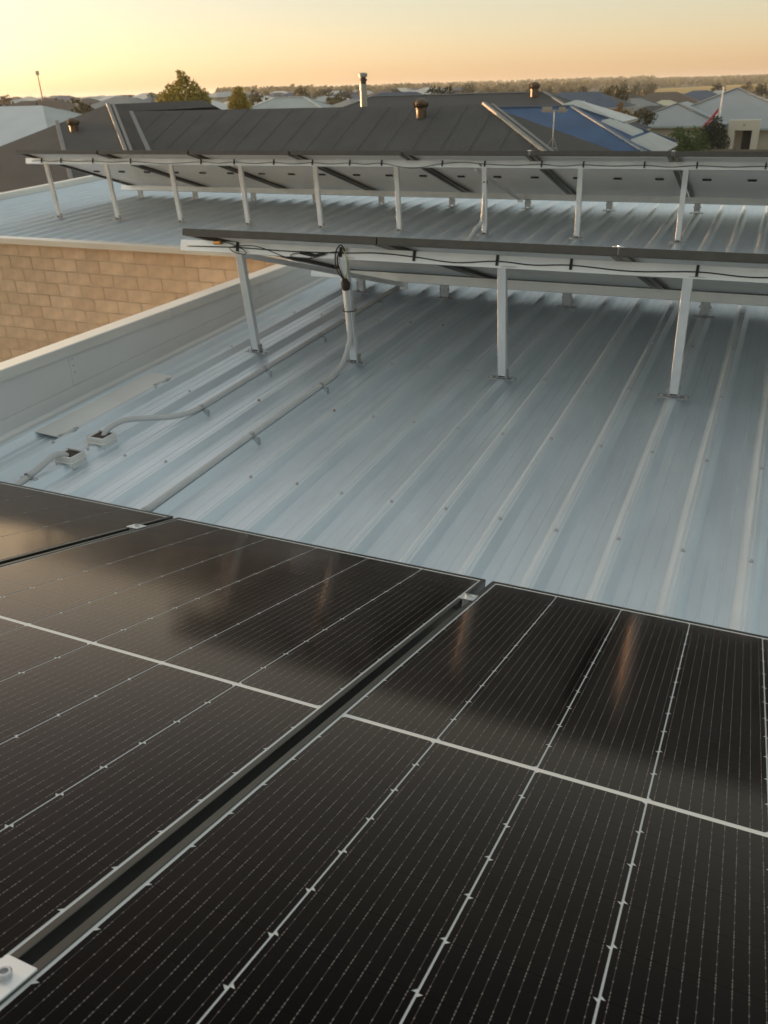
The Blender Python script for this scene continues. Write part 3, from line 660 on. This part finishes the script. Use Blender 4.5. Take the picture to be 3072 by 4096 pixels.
def house(name, label, xl, xr_, yr, zr_, half, pitch, mats, wall=None, caps=None, rot=0.0, group=None, zg=None):
    cx = (xl + xr_) / 2; cy = yr; zg = ground_z(cx, cy) if zg is None else zg
    h = thing(name, label, 'house', (cx, cy, zg), (0, 0, rot), group)
    mb = MB(); ze, A, B, q = hip_roof(mb, xl - cx, xr_ - cx, 0, zr_ - zg, half, pitch)
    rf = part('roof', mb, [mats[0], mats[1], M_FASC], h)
    if caps:
        cm = MB(); up = lambda p: (p[0], p[1], p[2] + 0.02)
        strip(cm, up(A), up(B))
        for e, p in ((q[0], A), (q[3], A), (q[1], B), (q[2], B)): strip(cm, up(p), up(e))
        part('ridge_cap', cm, caps, rf)
    wm = MB(); ov = 0.5; wm.box(xl - cx - half + ov, xr_ - cx + half - ov, -half + ov, half - ov, -0.5, ze - 0.12); part('wall', wm, wall or M_WALLC, h)
    return h, rf
# ---- dark house right behind: main hip roof with a higher hipped wing on the left
t24 = math.tan(R(24)); zg = -3.5
DH = thing('dark_roof_house', 'house with a wide dark grey corrugated roof right behind the rear panels', 'house', (-13, 21.3, zg)); L = DH.location
R1, R2 = Vector((-18.6, 21.35, 0.882)), Vector((-6.99, 21.35, 0.882)); A = Vector((-19.08, 20.83, 1.106)); hf = 4.2; ze = 0.882 - hf * t24
hb = Vector((R2.x + hf, R2.y - hf, ze)); hb2 = Vector((R2.x + hf, R2.y + hf, ze)); vb = Vector((2.775 - (R2.y - hf), R2.y - hf, ze))
hw = (A.z - ze) / t24; fr = Vector((A.x + hw, A.y - hw, ze)); flf = Vector((A.x - hw, A.y - hw, ze)); Aback = Vector((A.x, 26.0, A.z))
V0 = Vector((2.775 - R1.y, R1.y, R1.z))
mb = MB(); mb.poly([vb, hb, R2, V0]); mb.poly([hb2, (V0.x, R2.y + hf, ze), V0, R2]); mb.poly([hb, hb2, R2], 1)
mb.poly([flf, fr, A]); mb.poly([fr, vb, V0, (V0.x, 26, V0.z), Aback, A], 1); mb.poly([A, Aback, (flf.x, 26, ze), flf], 1); mb.poly([Aback, (V0.x, 26, V0.z), (vb.x, 26, ze), (flf.x, 26, ze)])
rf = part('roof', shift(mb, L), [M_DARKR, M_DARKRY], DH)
up = Vector((0, 0, 0.03))
for a, b, w_ in ((R2, hb, .10), (R2 + Vector((.22, .0, -.04)), hb + Vector((.22, 0, -.04)), .09), (A, fr, .10), (A + Vector((.20, .0, -.04)), fr + Vector((.20, 0, -.04)), .09)):
    cm = MB(); strip(cm, a + up, b + up, w_, .06); part('ridge_cap', shift(cm, L), M_RIDGE, rf)
cm = MB(); strip(cm, V0 + Vector((0, -.1, .0)), vb + up * .3, .13, .03); part('valley_gutter', shift(cm, L), M_RIDGE, rf)
cm = MB(); u0 = Vector((-20.35, 19.85, 0)); u1 = Vector((-17.2, 16.7, 0))
pz = lambda v: Vector((v.x, v.y, A.z - (A.y - v.y) * t24 + 0.02)); strip(cm, pz(u0), pz(u1), .12, .03); part('roof_flashing', shift(cm, L), M_RIDGE, rf)
for i in range(26):
    x = -19.6 + .762 * i; y0 = vb.y; y1 = R2.y - .05
    if x > R2.x: y1 = R2.y - (x - R2.x) - .1
    if 2.775 - x > y0: y0 = 2.775 - x + .15
    if y1 - y0 < .3 or x < V0.x: continue
    zf = lambda y: R2.z - (R2.y - y) * t24 + .006
    cm = MB(); strip(cm, Vector((x, y0, zf(y0))), Vector((x, y1, zf(y1))), .022, .006); part('sheet_lap', shift(cm, L), M_DARKR, rf)
wm = MB(); wm.box(flf.x + .5, fr.x - .5, fr.y + .5, 25.5, zg - .4, ze - .05); wm.box(fr.x - .5, hb.x - .5, vb.y + .5, hb2.y - .5, zg - .4, ze - .05); part('wall', shift(wm, L), M_WALLB, DH)
gm = MB(); gm.box(flf.x, fr.x, fr.y - .12, fr.y, ze - .12, ze + .01); gm.box(fr.x, hb.x, vb.y - .12, vb.y, ze - .12, ze + .01); part('gutter', shift(gm, L), M_FASC, DH)
# flue, turbine vents, aerial
fx = thing('flue_pipe', 'tall pale steel flue pipe with a dark banded cowl above the dark roof ridge', 'flue', (-10.68, 21.75, 0.62))
mb = MB(); mb.lathe([(0.098, 0), (0.098, 0.83)], 18); part('pipe', mb, M_FLUE, fx, ang=40)
mb = MB(); mb.lathe([(0.085, 0.83), (0.085, 0.90), (0.112, 0.905), (0.112, 0.955), (0.08, 0.96), (0.08, 1.0)], 18); part('collar', mb, mat('sooty_steel', (0.07, 0.06, 0.05), .5, .6), fx, ang=40)
mb = MB(); mb.lathe([(0.120, 1.0), (0.125, 1.08), (0.09, 1.105), (0.04, 1.115)], 18); part('cowl', mb, M_FLUE, fx, ang=40)
mb = MB(); mb.lathe([(0.24, 0.02), (0.2, 0.07), (0.13, 0.12)], 18); part('flashing', mb, M_RIDGE, fx, ang=40)
def whirly(label, loc, s=1.0, group='roof turbine vents'):
    t = thing('turbine_vent', label, 'roof vent', loc, None, group); t.scale = (s, s, s)
    mb = MB(); mb.lathe([(0.13, -0.05), (0.13, 0.17), (0.145, 0.175), (0.145, 0.2)], 16); part('throat', mb, M_VENT, t, ang=40)
    mb = MB(); n = 20                                     # curved vanes
    for i in range(n):
        a = 2 * math.pi * i / n; vs = []
        for r_, z in ((0.145, 0.205), (0.195, 0.26), (0.205, 0.31), (0.185, 0.36), (0.10, 0.40)):
            for da in (0, 0.34): vs.append((r_ * math.cos(a + da) * (1.0 if da else .93), r_ * math.sin(a + da) * (1.0 if da else .93), z))
        mb.add(vs, [(2 * k, 2 * k + 1, 2 * k + 3, 2 * k + 2) for k in range(4)])
    part('turbine', mb, M_VENT, t)
    mb = MB(); mb.lathe([(0.11, 0.395), (0.10, 0.41), (0.03, 0.425)], 14); part('cap', mb, M_VENT, t, ang=40)
    return t
whirly('bronze turbine vent on the dark roof face right of the flue pipe', (-8.53, 20.75, 0.63), 1.02)
whirly('dark turbine vent at the left end of the dark roof', (-19.2, 19.3, 0.38), 0.95)
an = thing('tv_aerial', 'television aerial on a thin mast standing on the dark roof hip end', 'aerial', (-4.70, 19.75, -0.10)); t = 0.86
mb = MB(); mb.tube([(0, 0, 0), (0, 0, t)], 0.016, 8); part('mast', mb, M_STEEL, an)
mb = MB(); mb.box(-.10, .10, -.06, .06, 0.0, 0.03); mb.bar((-.16, -.05, -.02), (0, 0, .28), .02, .02); mb.bar((.12, .05, -.05), (0, 0, .3), .02, .02); part('base_bracket', mb, M_FLUE, an)
mb = MB(); mb.bar((-.32, .05, t - .02), (.32, -.05, t - .02), .02, .02)
for i in range(7):
    x = -.3 + .1 * i; mb.bar((x, -.22 + .02 * i, t), (x, .22 - .02 * i, t), .010, .010)
mb.box(-.30, -.06, -.01, .01, t - .05, t + .07); mb.box(.10, .26, -.01, .01, t - .06, t + .06); part('elements', mb, M_FLUE, an)
# ---- blue house and its pale patio sheets
house('blue_roof_house', 'house with a bright blue corrugated hip roof behind the aerial', -16, -6.87, 31.12, 0.572, 3.4, 22, (M_BLUER, M_BLUER_SHADE), M_WALLB, M_BLUECAP, zg=-4.0)
def patio(label, x0, x1, y0, y1, zr_):
    p = thing('patio_roof', label, 'patio roof', ((x0 + x1) / 2, (y0 + y1) / 2, -4.0), None, 'pale sheet patio roofs'); L = p.location; tt = math.tan(R(22))
    zf = lambda x: zr_ - tt * (x - x0); n = int((y1 - y0) / 0.38)
    mb = MB(); mb.slab([(x0, y0, zf(x0)), (x1, y0, zf(x1)), (x1, y1, zf(x1)), (x0, y1, zf(x0))], 0.04); sh = part('sheet', shift(mb, L), ROOFS[1], p)
    for i in range(n + 1):
        y = y0 + (y1 - y0) * (i + .5) / (n + 1); rb = MB(); rb.bar((x0, y, zf(x0) + .02), (x1, y, zf(x1) + .02), .05, .035); part('rib', shift(rb, L), ROOFS[1], sh)
    for x, y in ((x0 + .1, y1 - .1), (x1 - .1, y1 - .1), (x1 - .1, y0 + .1), (x0 + .1, y0 + .1)):
        m2 = MB(); m2.bar((x, y, -4.2), (x, y, zf(x) - .05), .08, .08, (0, 1, 0)); part('post', shift(m2, L), M_FLUE, p)
patio('smaller pale ribbed patio sheet on the blue house, upper left of the two', -5.64, -4.50, 30.5, 32.9, 0.10)
patio('larger pale ribbed patio sheet on the blue house, lower right of the two', -4.32, -3.30, 28.9, 33.5, -0.43)
# ---- other named houses
GR = ROOFS
house('pale_roof_house', 'house with a pale grey green hip roof left of the flue pipe', -31.2, -29.2, 51.5, 0.94, 4.2, 22, (GR[0], GR[0]), caps=GR[1], rot=R(12))
house('blue_grey_roof_house', 'house with a dull blue hip roof just right of the flue pipe', -27.2, -24.5, 59.6, 1.04, 4.0, 22, (GR[4], GR[4]), rot=R(10))
D, rfD = house('charcoal_roof_house', 'house with a charcoal roof whose ridge carries a small vent, above the blue roof', -22, -11.9, 46.8, 0.92, 5.0, 22, (GR[2], GR[2]), caps=GR[5])
whirly('tiny turbine vent glowing orange on the charcoal roof ridge', (-12.3, 46.3, 0.78), 1.5)
house('pale_blue_roof_house', 'house with a pale blue white roof at the left edge of the picture', -44, -31.9, 31.2, 1.02, 4.2, 20, (mat('pale_blue_roof', (0.44, 0.52, 0.58), .45, var=.06, vscale=.8), GR[0]))
house('white_roof_house', 'long low house with a bright white roof behind the blue house', -8.95, -8.75, 41.0, 0.60, 2.4, 20, (GR[0], GR[1]))
# ---- big grey house on the right with entrance portico
zg = -4.9
GH = thing('grey_roof_house', 'large pale grey hip roofed house with a cream portico on the right', 'house', (-4.2, 92, zg)); L = GH.location
mb = MB(); AP = Vector((-5.0, 93.4, 0.45)); hh = 8.2; tg = math.tan(R(21)); e = AP.z - hh * tg
c4 = [AP + Vector((sx * hh, sy * hh, e - AP.z)) for sx, sy in ((-1, -1), (1, -1), (1, 1), (-1, 1))]
mb.poly([c4[0], c4[1], AP]); mb.poly([c4[1], c4[2], AP]); mb.poly([c4[2], c4[3], AP]); mb.poly([c4[3], c4[0], AP])
A2 = Vector((-9.5, 86.0, -0.62)); h2 = 4.6; e2 = A2.z - h2 * math.tan(R(20))
d4 = [A2 + Vector((sx * h2, sy * h2, e2 - A2.z)) for sx, sy in ((-1, -1), (1, -1))]; B2 = A2 + Vector((0, 8, 0))
mb.poly([d4[0], d4[1], A2]); mb.poly([d4[1], d4[1] + Vector((0, 12, 0)), B2, A2]); mb.poly([d4[0] + Vector((0, 12, 0)), d4[0], A2, B2])
rf = part('roof', shift(mb, L), mat('zinc_grey_roof', (0.33, 0.36, 0.38), .5, .2, var=.06, vscale=.6), GH)
cm = MB(); upv = Vector((0, 0, .05))
for a, b in ((AP, c4[0]), (AP, c4[1]), (A2, d4[0]), (A2, d4[1])): strip(cm, a + upv, b + upv, .25, .06)
part('ridge_cap', shift(cm, L), GR[5], rf)
wm = MB(); yf = c4[0].y + .5; wm.box(c4[0].x + .5, c4[1].x - .5, yf, c4[2].y - .5, zg - .5, e - .1); wm.box(d4[0].x + .5, d4[1].x - .5, d4[0].y + .5, yf + 4, zg - .5, e2 - .05); part('wall', shift(wm, L), M_WALLC, GH)
gm = MB(); gm.box(c4[0].x, c4[1].x, c4[0].y - .12, c4[0].y, e - .15, e + .02); gm.box(d4[0].x, d4[1].x, d4[0].y - .12, d4[0].y, e2 - .15, e2 + .02); part('gutter', shift(gm, L), GR[0], GH)
pm = MB(); x0, x1, yp = -4.65, -2.15, 82.9; zt = -2.0
pm.box(x0, x0 + .55, yp, yp + 1.2, zg - .3, zt - .75); pm.box(x1 - .55, x1, yp, yp + 1.2, zg - .3, zt - .75); pm.box(x0, x1, yp, yp + 1.2, zt - .75, zt + .06)
po = part('portico', shift(pm, L), mat('cream_portico', (0.66, 0.60, 0.50), .7), GH)
sg = MB(); sg.box(-3.5, -3.3, yp - .03, yp + .0, zt - .42, zt - .22); part('number_plate', shift(sg, L), M_FASC, po)
dm = MB(); dm.box(-3.55, -2.75, yf - .06, yf - .01, zg, zg + 2.2); part('door', shift(dm, L), M_GLASS, GH)
for xw in (-6.2, -7.6, 0.2):
    fm = MB(); fm.box(xw - .55, xw + .55, yf - .07, yf - .01, zg + .7, zg + 2.1); wn = part('window', shift(fm, L), M_FASC, GH)
    fm = MB(); fm.box(xw - .48, xw + .48, yf - .09, yf - .072, zg + .78, zg + 2.02); part('pane', shift(fm, L), M_GLASS, wn)
# fence of panels in front
FN = thing('panel_fence', 'brown sheet fence in front of the grey roofed house', 'fence', (-1.5, 66.5, -5.1)); L = FN.location
for i in range(6):
    x = -5.4 + 2.4 * i; mb = MB(); mb.box(x + .03, x + 2.37, 66.4, 66.45, -5.2, -3.15 - .02 * (i % 2)); part('fence_panel', shift(mb, L), M_FENCE, FN)
    mb = MB(); mb.box(x - .03, x + .028, 66.36, 66.48, -5.2, -3.05); part('fence_post', shift(mb, L), M_FENCE, FN)
# ---- flagpole with a limp ensign
FP = thing('flagpole', 'white flagpole in front of the grey roofed house', 'flagpole', (-5.05, 76.5, -5.0))
mb = MB(); mb.tube([(0, 0, 0), (0, 0, 5.75)], .06, 10, radii=[.085, .055]); part('pole', mb, mat('white_pole', (.72, .70, .68), .4), FP, smooth=True)
mb = MB(); mb.lathe([(.03, 5.75), (.08, 5.80), (.03, 5.88)], 10); part('finial', mb, M_FLUE, FP)
FG = thing('flag', 'limp red and navy flag hanging from the flagpole', 'flag', (-5.15, 76.45, -2.4))
def cloth(cols, a0, a1, nm, m_):
    mb = MB(); n, k = 12, 5; vs = []
    for i in range(n + 1):
        s_ = i / n
        for j in range(k + 1):
            u = a0 + (a1 - a0) * j / k
            x = -0.06 - s_ * 0.98; z = 1.65 - s_ * 1.35 - u * (1.05 - .2 * s_); y = 0.09 * math.sin(5 * s_ + 6 * u) + 0.05 * math.sin(11 * u)
            vs.append((x, y, z))
    mb.add(vs, [(i * (k + 1) + j, i * (k + 1) + j + 1, (i + 1) * (k + 1) + j + 1, (i + 1) * (k + 1) + j) for i in range(n) for j in range(k)])
    me = mb.mesh(nm, m_, True); o = link(nm, me, FG); s2 = o.modifiers.new('thick', 'SOLIDIFY'); s2.thickness = .012
cloth(None, 0.0, .36, 'red_band', mat('flag_red', (.55, .06, .08), .7)); cloth(None, .36, .52, 'white_band', mat('flag_white', (.62, .55, .56), .7)); cloth(None, .52, 1.0, 'navy_band', mat('flag_navy', (.05, .05, .16), .7))
# ---- mast on the left horizon
ms = thing('radio_mast', 'thin reddish radio mast standing on the left horizon', 'mast', (-66.3, 66.6, -1.0))
mb = MB(); mb.tube([(0, 0, -1.5), (-.12, .1, 4.6)], .05, 8, radii=[.10, .045]); part('mast', mb, mat('mast_paint', (.32, .14, .10), .6), ms)
mb = MB(); mb.box(-.25, .02, .0, .18, 4.3, 4.65); part('aerial_head', mb, M_FLUE, ms)

# ---- more far houses
def px_x(x, y):
    v = cam.matrix_world.inverted() @ Vector((x, y, 0.8)); return 384 + v.x / -v.z * 3332.97 / 4
def where(x, y):
    q = px_x(x, y)
    for lim, t in ((40, 'left of the radio mast'), (100, 'just right of the radio mast'), (165, 'between the radio mast and the ragged tree'), (235, 'beside the yellow green trees'), (300, 'beyond the pale grey green roof'),
                   (360, 'just left of the flue pipe'), (420, 'between the flue pipe and the turbine vent'), (480, 'just right of the turbine vent'), (533, 'just left of the charcoal ridge vent'), (600, 'beyond the charcoal ridge vent'), (660, 'beyond the pale patio sheets'), (720, 'just left of the flagpole')):
        if q < lim: return t
    return 'right of the flagpole'
def px_house(label, cx, cy, zr_, wdt, ridge, mats, zg=None, group=None, rot=0, caps=None):
    half = (wdt - ridge) / 2
    return house('far_house', label, cx - ridge / 2, cx + ridge / 2, cy, zr_, half, 22, mats, zg=zg, group=group, rot=rot, caps=caps)
px_house('mid grey hip roof house right of the white roofed house', -16.8, 106.3, -.45, 9.5, 1.6, (GR[5], GR[5]), -5.7)
px_house('dark brown roofed house below the golden field', -15.8, 125.5, -.1, 11.5, 3, (GR[3], GR[3]), -5.7)
px_house('dark blue grey roofed house left of the flagpole top', -12.7, 139.2, -.15, 13.0, 2, (GR[4], GR[2]), -5.7)
px_house('small pale blue roofed house peeking out behind the flagpole', -11.5, 158, -.4, 7.5, 1, (GR[0], GR[0]), -5.7)
px_house('small cream roofed house between the grey and the dark blue roofs', -14.8, 119.4, -.95, 6.5, 1.0, (GR[6], GR[6]), -5.7)
px_house('dark roofed house with the two poles beyond the white roof', -19.2, 111.6, -.1, 9.5, 3, (GR[2], GR[2]), -5.7)
px_house('wide slate blue roofed house beyond the blue one', -17.6, 81.9, .55, 9.5, 3.4, (GR[4], GR[2]), -5.0)
px_house('low white roofed house among the dark roofs on the right', -18.4, 99.6, -.5, 6.5, 3.5, (GR[1], GR[1]), -5.7)
px_house('dark roofed house just left of the grey house hip', -13.5, 104.0, -1.2, 9.0, 2.5, (GR[2], GR[5]), -5.7)
px_house('grey roofed house far right beyond the big grey house', 6, 130, -.6, 12, 3, (GR[5], GR[5]), -5.7)
tw = thing('pole_pair', 'two thin pale poles side by side above the dark roofs', 'pole', (-13.9, 66, -1.2))
for dx in (0, .28):
    mb = MB(); mb.tube([(dx, 0, -3), (dx + .12, 0, 1.35 - dx)], .035, 6); part('pole', mb, M_FLUE, tw)
# random suburb towards the left horizon, kept in the azimuths the street plan leaves open
random.seed(21)
kinds = [(0, 'pale grey'), (1, 'white'), (2, 'dark grey'), (5, 'mid grey'), (0, 'pale grey'), (3, 'brown'), (1, 'white'), (4, 'blue grey')]
placed = [(-30, 51.5), (-26, 59.6), (-17, 46.8), (-38, 31), (-11, 41.5), (-13, 21), (-11.5, 31)]
cnt = 0; tries = 0
while cnt < 88 and tries < 6000:
    tries += 1
    az = random.uniform(-50, -19); d = 62 * math.exp(random.uniform(0, 1.75)); x = .6 + d * math.sin(R(az)); y = -2 + d * math.cos(R(az))
    if any(math.hypot(x - a, y - b) < 12.5 for a, b in placed): continue
    placed.append((x, y)); cnt += 1
    ki, kn = random.choice(kinds); zr_ = (0.35 if az > -33 else 0.95) + random.uniform(-.35, .3) + max(0, d - 90) * 0.0035
    wdt = random.uniform(9, 13); side = 'left' if az < -36 else 'middle'
    rg = random.uniform(1, 4.5); dist = 'nearer' if d < 130 else 'far' if d < 230 else 'very far'
    px_house('%s house, %s hip roof, %s' % (dist, kn, where(x, y)), x, y, zr_, wdt, rg, (GR[ki], GR[ki]), zr_ - 4.9, '%s %s roofed houses %s' % (dist, kn, where(x, y)), rot=R(random.choice((0, 90, 12, 78, -8))))

# ------------------------------------------------------------------ trees
def crown(mb, blobs, n, size, seed, squash=1.0):
    rd = random.Random(seed)
    tot = sum(b[3] ** 2 for b in blobs)
    for bx, by, bz, br in blobs:
        for _ in range(int(n * br * br / tot)):
            while True:
                v = Vector((rd.uniform(-1, 1), rd.uniform(-1, 1), rd.uniform(-1, 1)))
                if 0.12 < v.length < 1: break
            v *= (0.55 + 0.45 * rd.random()) / max(v.length, .5) * v.length ** .3
            c = Vector((bx, by, bz)) + Vector((v.x, v.y, v.z * squash)) * br
            s_ = size * rd.uniform(.5, 1.3); a = Vector((rd.uniform(-1, 1), rd.uniform(-1, 1), rd.uniform(-.6, 1))).normalized(); b = a.cross(Vector((rd.uniform(-1, 1), rd.uniform(-1, 1), rd.uniform(-1, 1)))).normalized(); d = a.cross(b)
            mb.add([c - b * s_, c - d * s_ * .45, c + b * s_, c + d * s_ * .45], ((0, 1, 2, 3),))
    return mb
def trunk_mb(h, r_, limbs, seed):
    rd = random.Random(seed); mb = MB(); mb.tube([(0, 0, -.3), (rd.uniform(-.1, .1), rd.uniform(-.1, .1), h * .5), (rd.uniform(-.2, .2), rd.uniform(-.2, .2), h)], r_, 8, radii=[r_, r_ * .75, r_ * .35])
    for bx, by, bz, br in limbs: mb.tube([(0, 0, h * rd.uniform(.35, .6)), (bx * .5, by * .5, bz * .8), (bx, by, bz + br * .3)], r_ * .4, 6, radii=[r_ * .45, r_ * .28, r_ * .08])
    return mb
def tree(name, label, loc, h, r_, blobs, n, size, m_, seed, group=None, squash=1.0, cat='tree'):
    t = thing(name, label, cat, loc, None, group); part('trunk', trunk_mb(h, r_, blobs[:6], seed), M_BARK, t, smooth=True)
    part('crown', crown(MB(), blobs, n, size, seed, squash), m_, t); return t
tree('leafy_tree', 'yellow green tree with a ragged open top behind the dark roof', (-29.8, 39.4, -3.3), 3.8, .16,
     [(0, 0, 4.35, .95), (-.75, -.1, 4.25, .75), (.75, .2, 4.35, .75), (1.15, .1, 4.25, .5), (-1.3, 0, 4.2, .65), (-1.75, 0, 4.0, .4), (.1, 0, 5.15, .38), (-.4, .1, 5.0, .36), (.1, -.1, 5.5, .30), (-.85, 0, 4.95, .25), (.7, .1, 5.0, .32), (.4, 0, 5.3, .2), (-.15, 0, 5.7, .14)], 6500, .075, M_LEAFY, 3)
tree('leafy_tree', 'small round yellow green tree right of the ragged tree', (-29.0, 43.5, -3.5), 3.6, .12,
     [(0, 0, 4.4, .6), (.05, 0, 4.85, .36), (.3, .1, 4.2, .55), (-.3, 0, 4.15, .5)], 2600, .07, M_LEAFY, 5)
tree('dark_tree', 'dark green conical tree beside the flagpole', (-4.75, 70.2, -5.2), 3.2, .15,
     [(0, 0, 2.6, .95), (-.5, 0, 2.9, .8), (.45, 0, 2.2, .85), (-.05, 0, 3.6, .55), (-.8, 0, 2.3, .7), (.25, .1, 3.2, .5)], 2600, .10, M_LEAFD, 9)
tree('hedge_bush', 'bright green bush below the larger pale patio sheet', (-6.2, 60.7, -4.4), 1.6, .1,
     [(0, 0, 1.9, 1.0), (.9, 0, 2.2, .9), (-.7, 0, 1.6, .8), (.4, -.4, 1.5, 1.0), (1.4, 0, 1.5, .9), (-.1, .2, 2.6, .45)], 3200, .09, M_LEAFH, 12, cat='bush')
tree('orange_tree', 'small orange leaved tree behind the patio sheets', (-10.4, 61.0, -3.9), 2.6, .08,
     [(0, 0, 3.2, .5), (-.5, 0, 3.0, .45), (.5, .1, 3.1, .42), (.95, 0, 2.9, .4), (.1, 0, 3.75, .25)], 1100, .08, M_LEAFO, 14)
tree('dark_tree', 'round dark olive tree right of the orange leaved tree', (-9.2, 63.9, -4.0), 2.6, .1,
     [(0, 0, 3.0, .75), (.5, 0, 3.05, .55), (-.5, 0, 2.9, .45)], 1100, .08, M_LEAFG, 16)
tree('round_tree', 'brown green tree above the slate blue roofed house', (-17.6, 98, -5.7), 5.0, .2, [(0, 0, 5.7, 1.1), (1.0, 0, 5.4, 1.0), (-.9, .1, 5.3, .9)], 900, .16, M_LEAFG, 18)
# suburb trees: a few shapes, each copied as its own tree
random.seed(5); protos = []
for i in range(4):
    rd = random.Random(40 + i)
    bl = [(rd.uniform(-.9, .9), rd.uniform(-.9, .9), 3.2 + rd.uniform(-.8, 1.0), rd.uniform(.6, 1.25)) for _ in range(7)]
    t = tree('suburb_tree', 'olive green tree among the far houses', (0, 0, 0), 3.2, .17, bl, 620, .2, M_LEAFG if i % 2 else M_LEAFD, 60 + i, 'trees among the far houses')
    protos.append(t)
first = set(); n = 0; tries = 0
while n < 130 and tries < 8000:
    tries += 1
    az = random.uniform(-52, 1); d = 70 * math.exp(random.uniform(0, 1.7)); x = .6 + d * math.sin(R(az)); y = -2 + d * math.cos(R(az))
    if any(math.hypot(x - a, y - b) < 7 for a, b in placed): continue
    if az > -18 and d < 170: continue
    zc = (0.75 if az < -33 else 0.5 if az < -18 else -1.0) + max(0, d - 90) * .004 + random.uniform(-.5, .9); sc = random.uniform(.8, 1.35)
    i = n % 4; loc = (x, y, zc - 4.6 * sc)
    if not -25 < px_x(x, y) < 800: continue
    dist = 'nearer' if d < 130 else 'far' if d < 230 else 'very far'
    shape = ('broad dark', 'rounded olive', 'lopsided dark', 'ragged olive')[i]; lab = '%s tree, %s, among the houses %s' % (shape, dist, where(x, y))
    if i not in first: first.add(i); protos[i].location = loc; protos[i].scale = (sc,) * 3; protos[i]['label'] = lab; protos[i]['group'] = lab
    else: copy_thing(protos[i], loc, random.uniform(0, 6.28), lab, lab, (sc, sc, sc * random.uniform(.85, 1.1)))
    n += 1
# far wooded hillside on the right and low wood on the middle horizon: one mass
random.seed(11); wm = MB()
for _ in range(2600):
    az = random.uniform(-34, 8); d = random.uniform(480, 1500) if az < -12 else random.uniform(720, 1700)
    x = .6 + d * math.sin(R(az)); y = -2 + d * math.cos(R(az)); z = ground_z(x, y); h = random.uniform(3, 6.5) * (0.8 if az < -24 else 1.0) * (.55 if az > -8 else 1); r_ = random.uniform(2.5, 6)
    for _k in range(16):
        v = Vector((random.gauss(0, 1), random.gauss(0, 1), random.gauss(0, 1))).normalized() * r_ * random.uniform(.6, 1)
        c = Vector((x, y, z + h * .55)) + Vector((v.x, v.y, v.z * h / r_ * .5)); s_ = random.uniform(.9, 2.0)
        a = Vector((random.uniform(-1, 1), random.uniform(-1, 1), random.uniform(0, 1))).normalized(); b = a.cross(Vector((random.uniform(-1, 1), random.uniform(-1, 1), random.uniform(-1, 1)))).normalized(); e_ = a.cross(b)
        wm.add([c - b * s_, c - e_ * s_ * .7, c + b * s_, c + e_ * s_ * .7], ((0, 1, 2, 3),))
o = part('woodland', wm, leaf_mat('far_wood_leaves', (0.08, 0.078, 0.026), (0.165, 0.15, 0.05)), kind='stuff'); o['label'] = 'far wooded hillside along the horizon'; 
# golden grass field on the hillside
fm = MB(); NX, NY = 24, 6; vs = []
for j in range(NY + 1):
    for i in range(NX + 1):
        az = -13.5 + 22 * i / NX; d0 = 430 + 60 * (i / NX); d1 = 470 + 260 * min(1, i / NX * 2.2); d = d0 + (d1 - d0) * j / NY; x = .6 + d * math.sin(R(az)); y = -2 + d * math.cos(R(az)); vs.append((x, y, ground_z(x, y) + .6))
fm.add(vs, [(j * (NX + 1) + i, j * (NX + 1) + i + 1, (j + 1) * (NX + 1) + i + 1, (j + 1) * (NX + 1) + i) for j in range(NY) for i in range(NX)])
part('grass_field', fm, mat('golden_grass', (0.42, 0.28, 0.07), .95, var=.25, vscale=.02), kind='structure', smooth=True)
S.render.resolution_x = 768; S.render.resolution_y = 1024
# evening haze over the plain
hz = MB(); hz.box(-7100, 7100, -7100, 7100, -8.5, 13.5)
M_HAZE = bpy.data.materials.new('haze'); M_HAZE.use_nodes = True; t = M_HAZE.node_tree; t.nodes.clear()
pv = t.nodes.new('ShaderNodeVolumePrincipled'); pv.inputs['Density'].default_value = 0.00035; pv.inputs['Color'].default_value = (0.95, 0.92, 0.88, 1); pv.inputs['Anisotropy'].default_value = 0.3
mo = t.nodes.new('ShaderNodeOutputMaterial'); t.links.new(pv.outputs[0], mo.inputs['Volume'])
part('haze', hz, M_HAZE, kind='stuff')
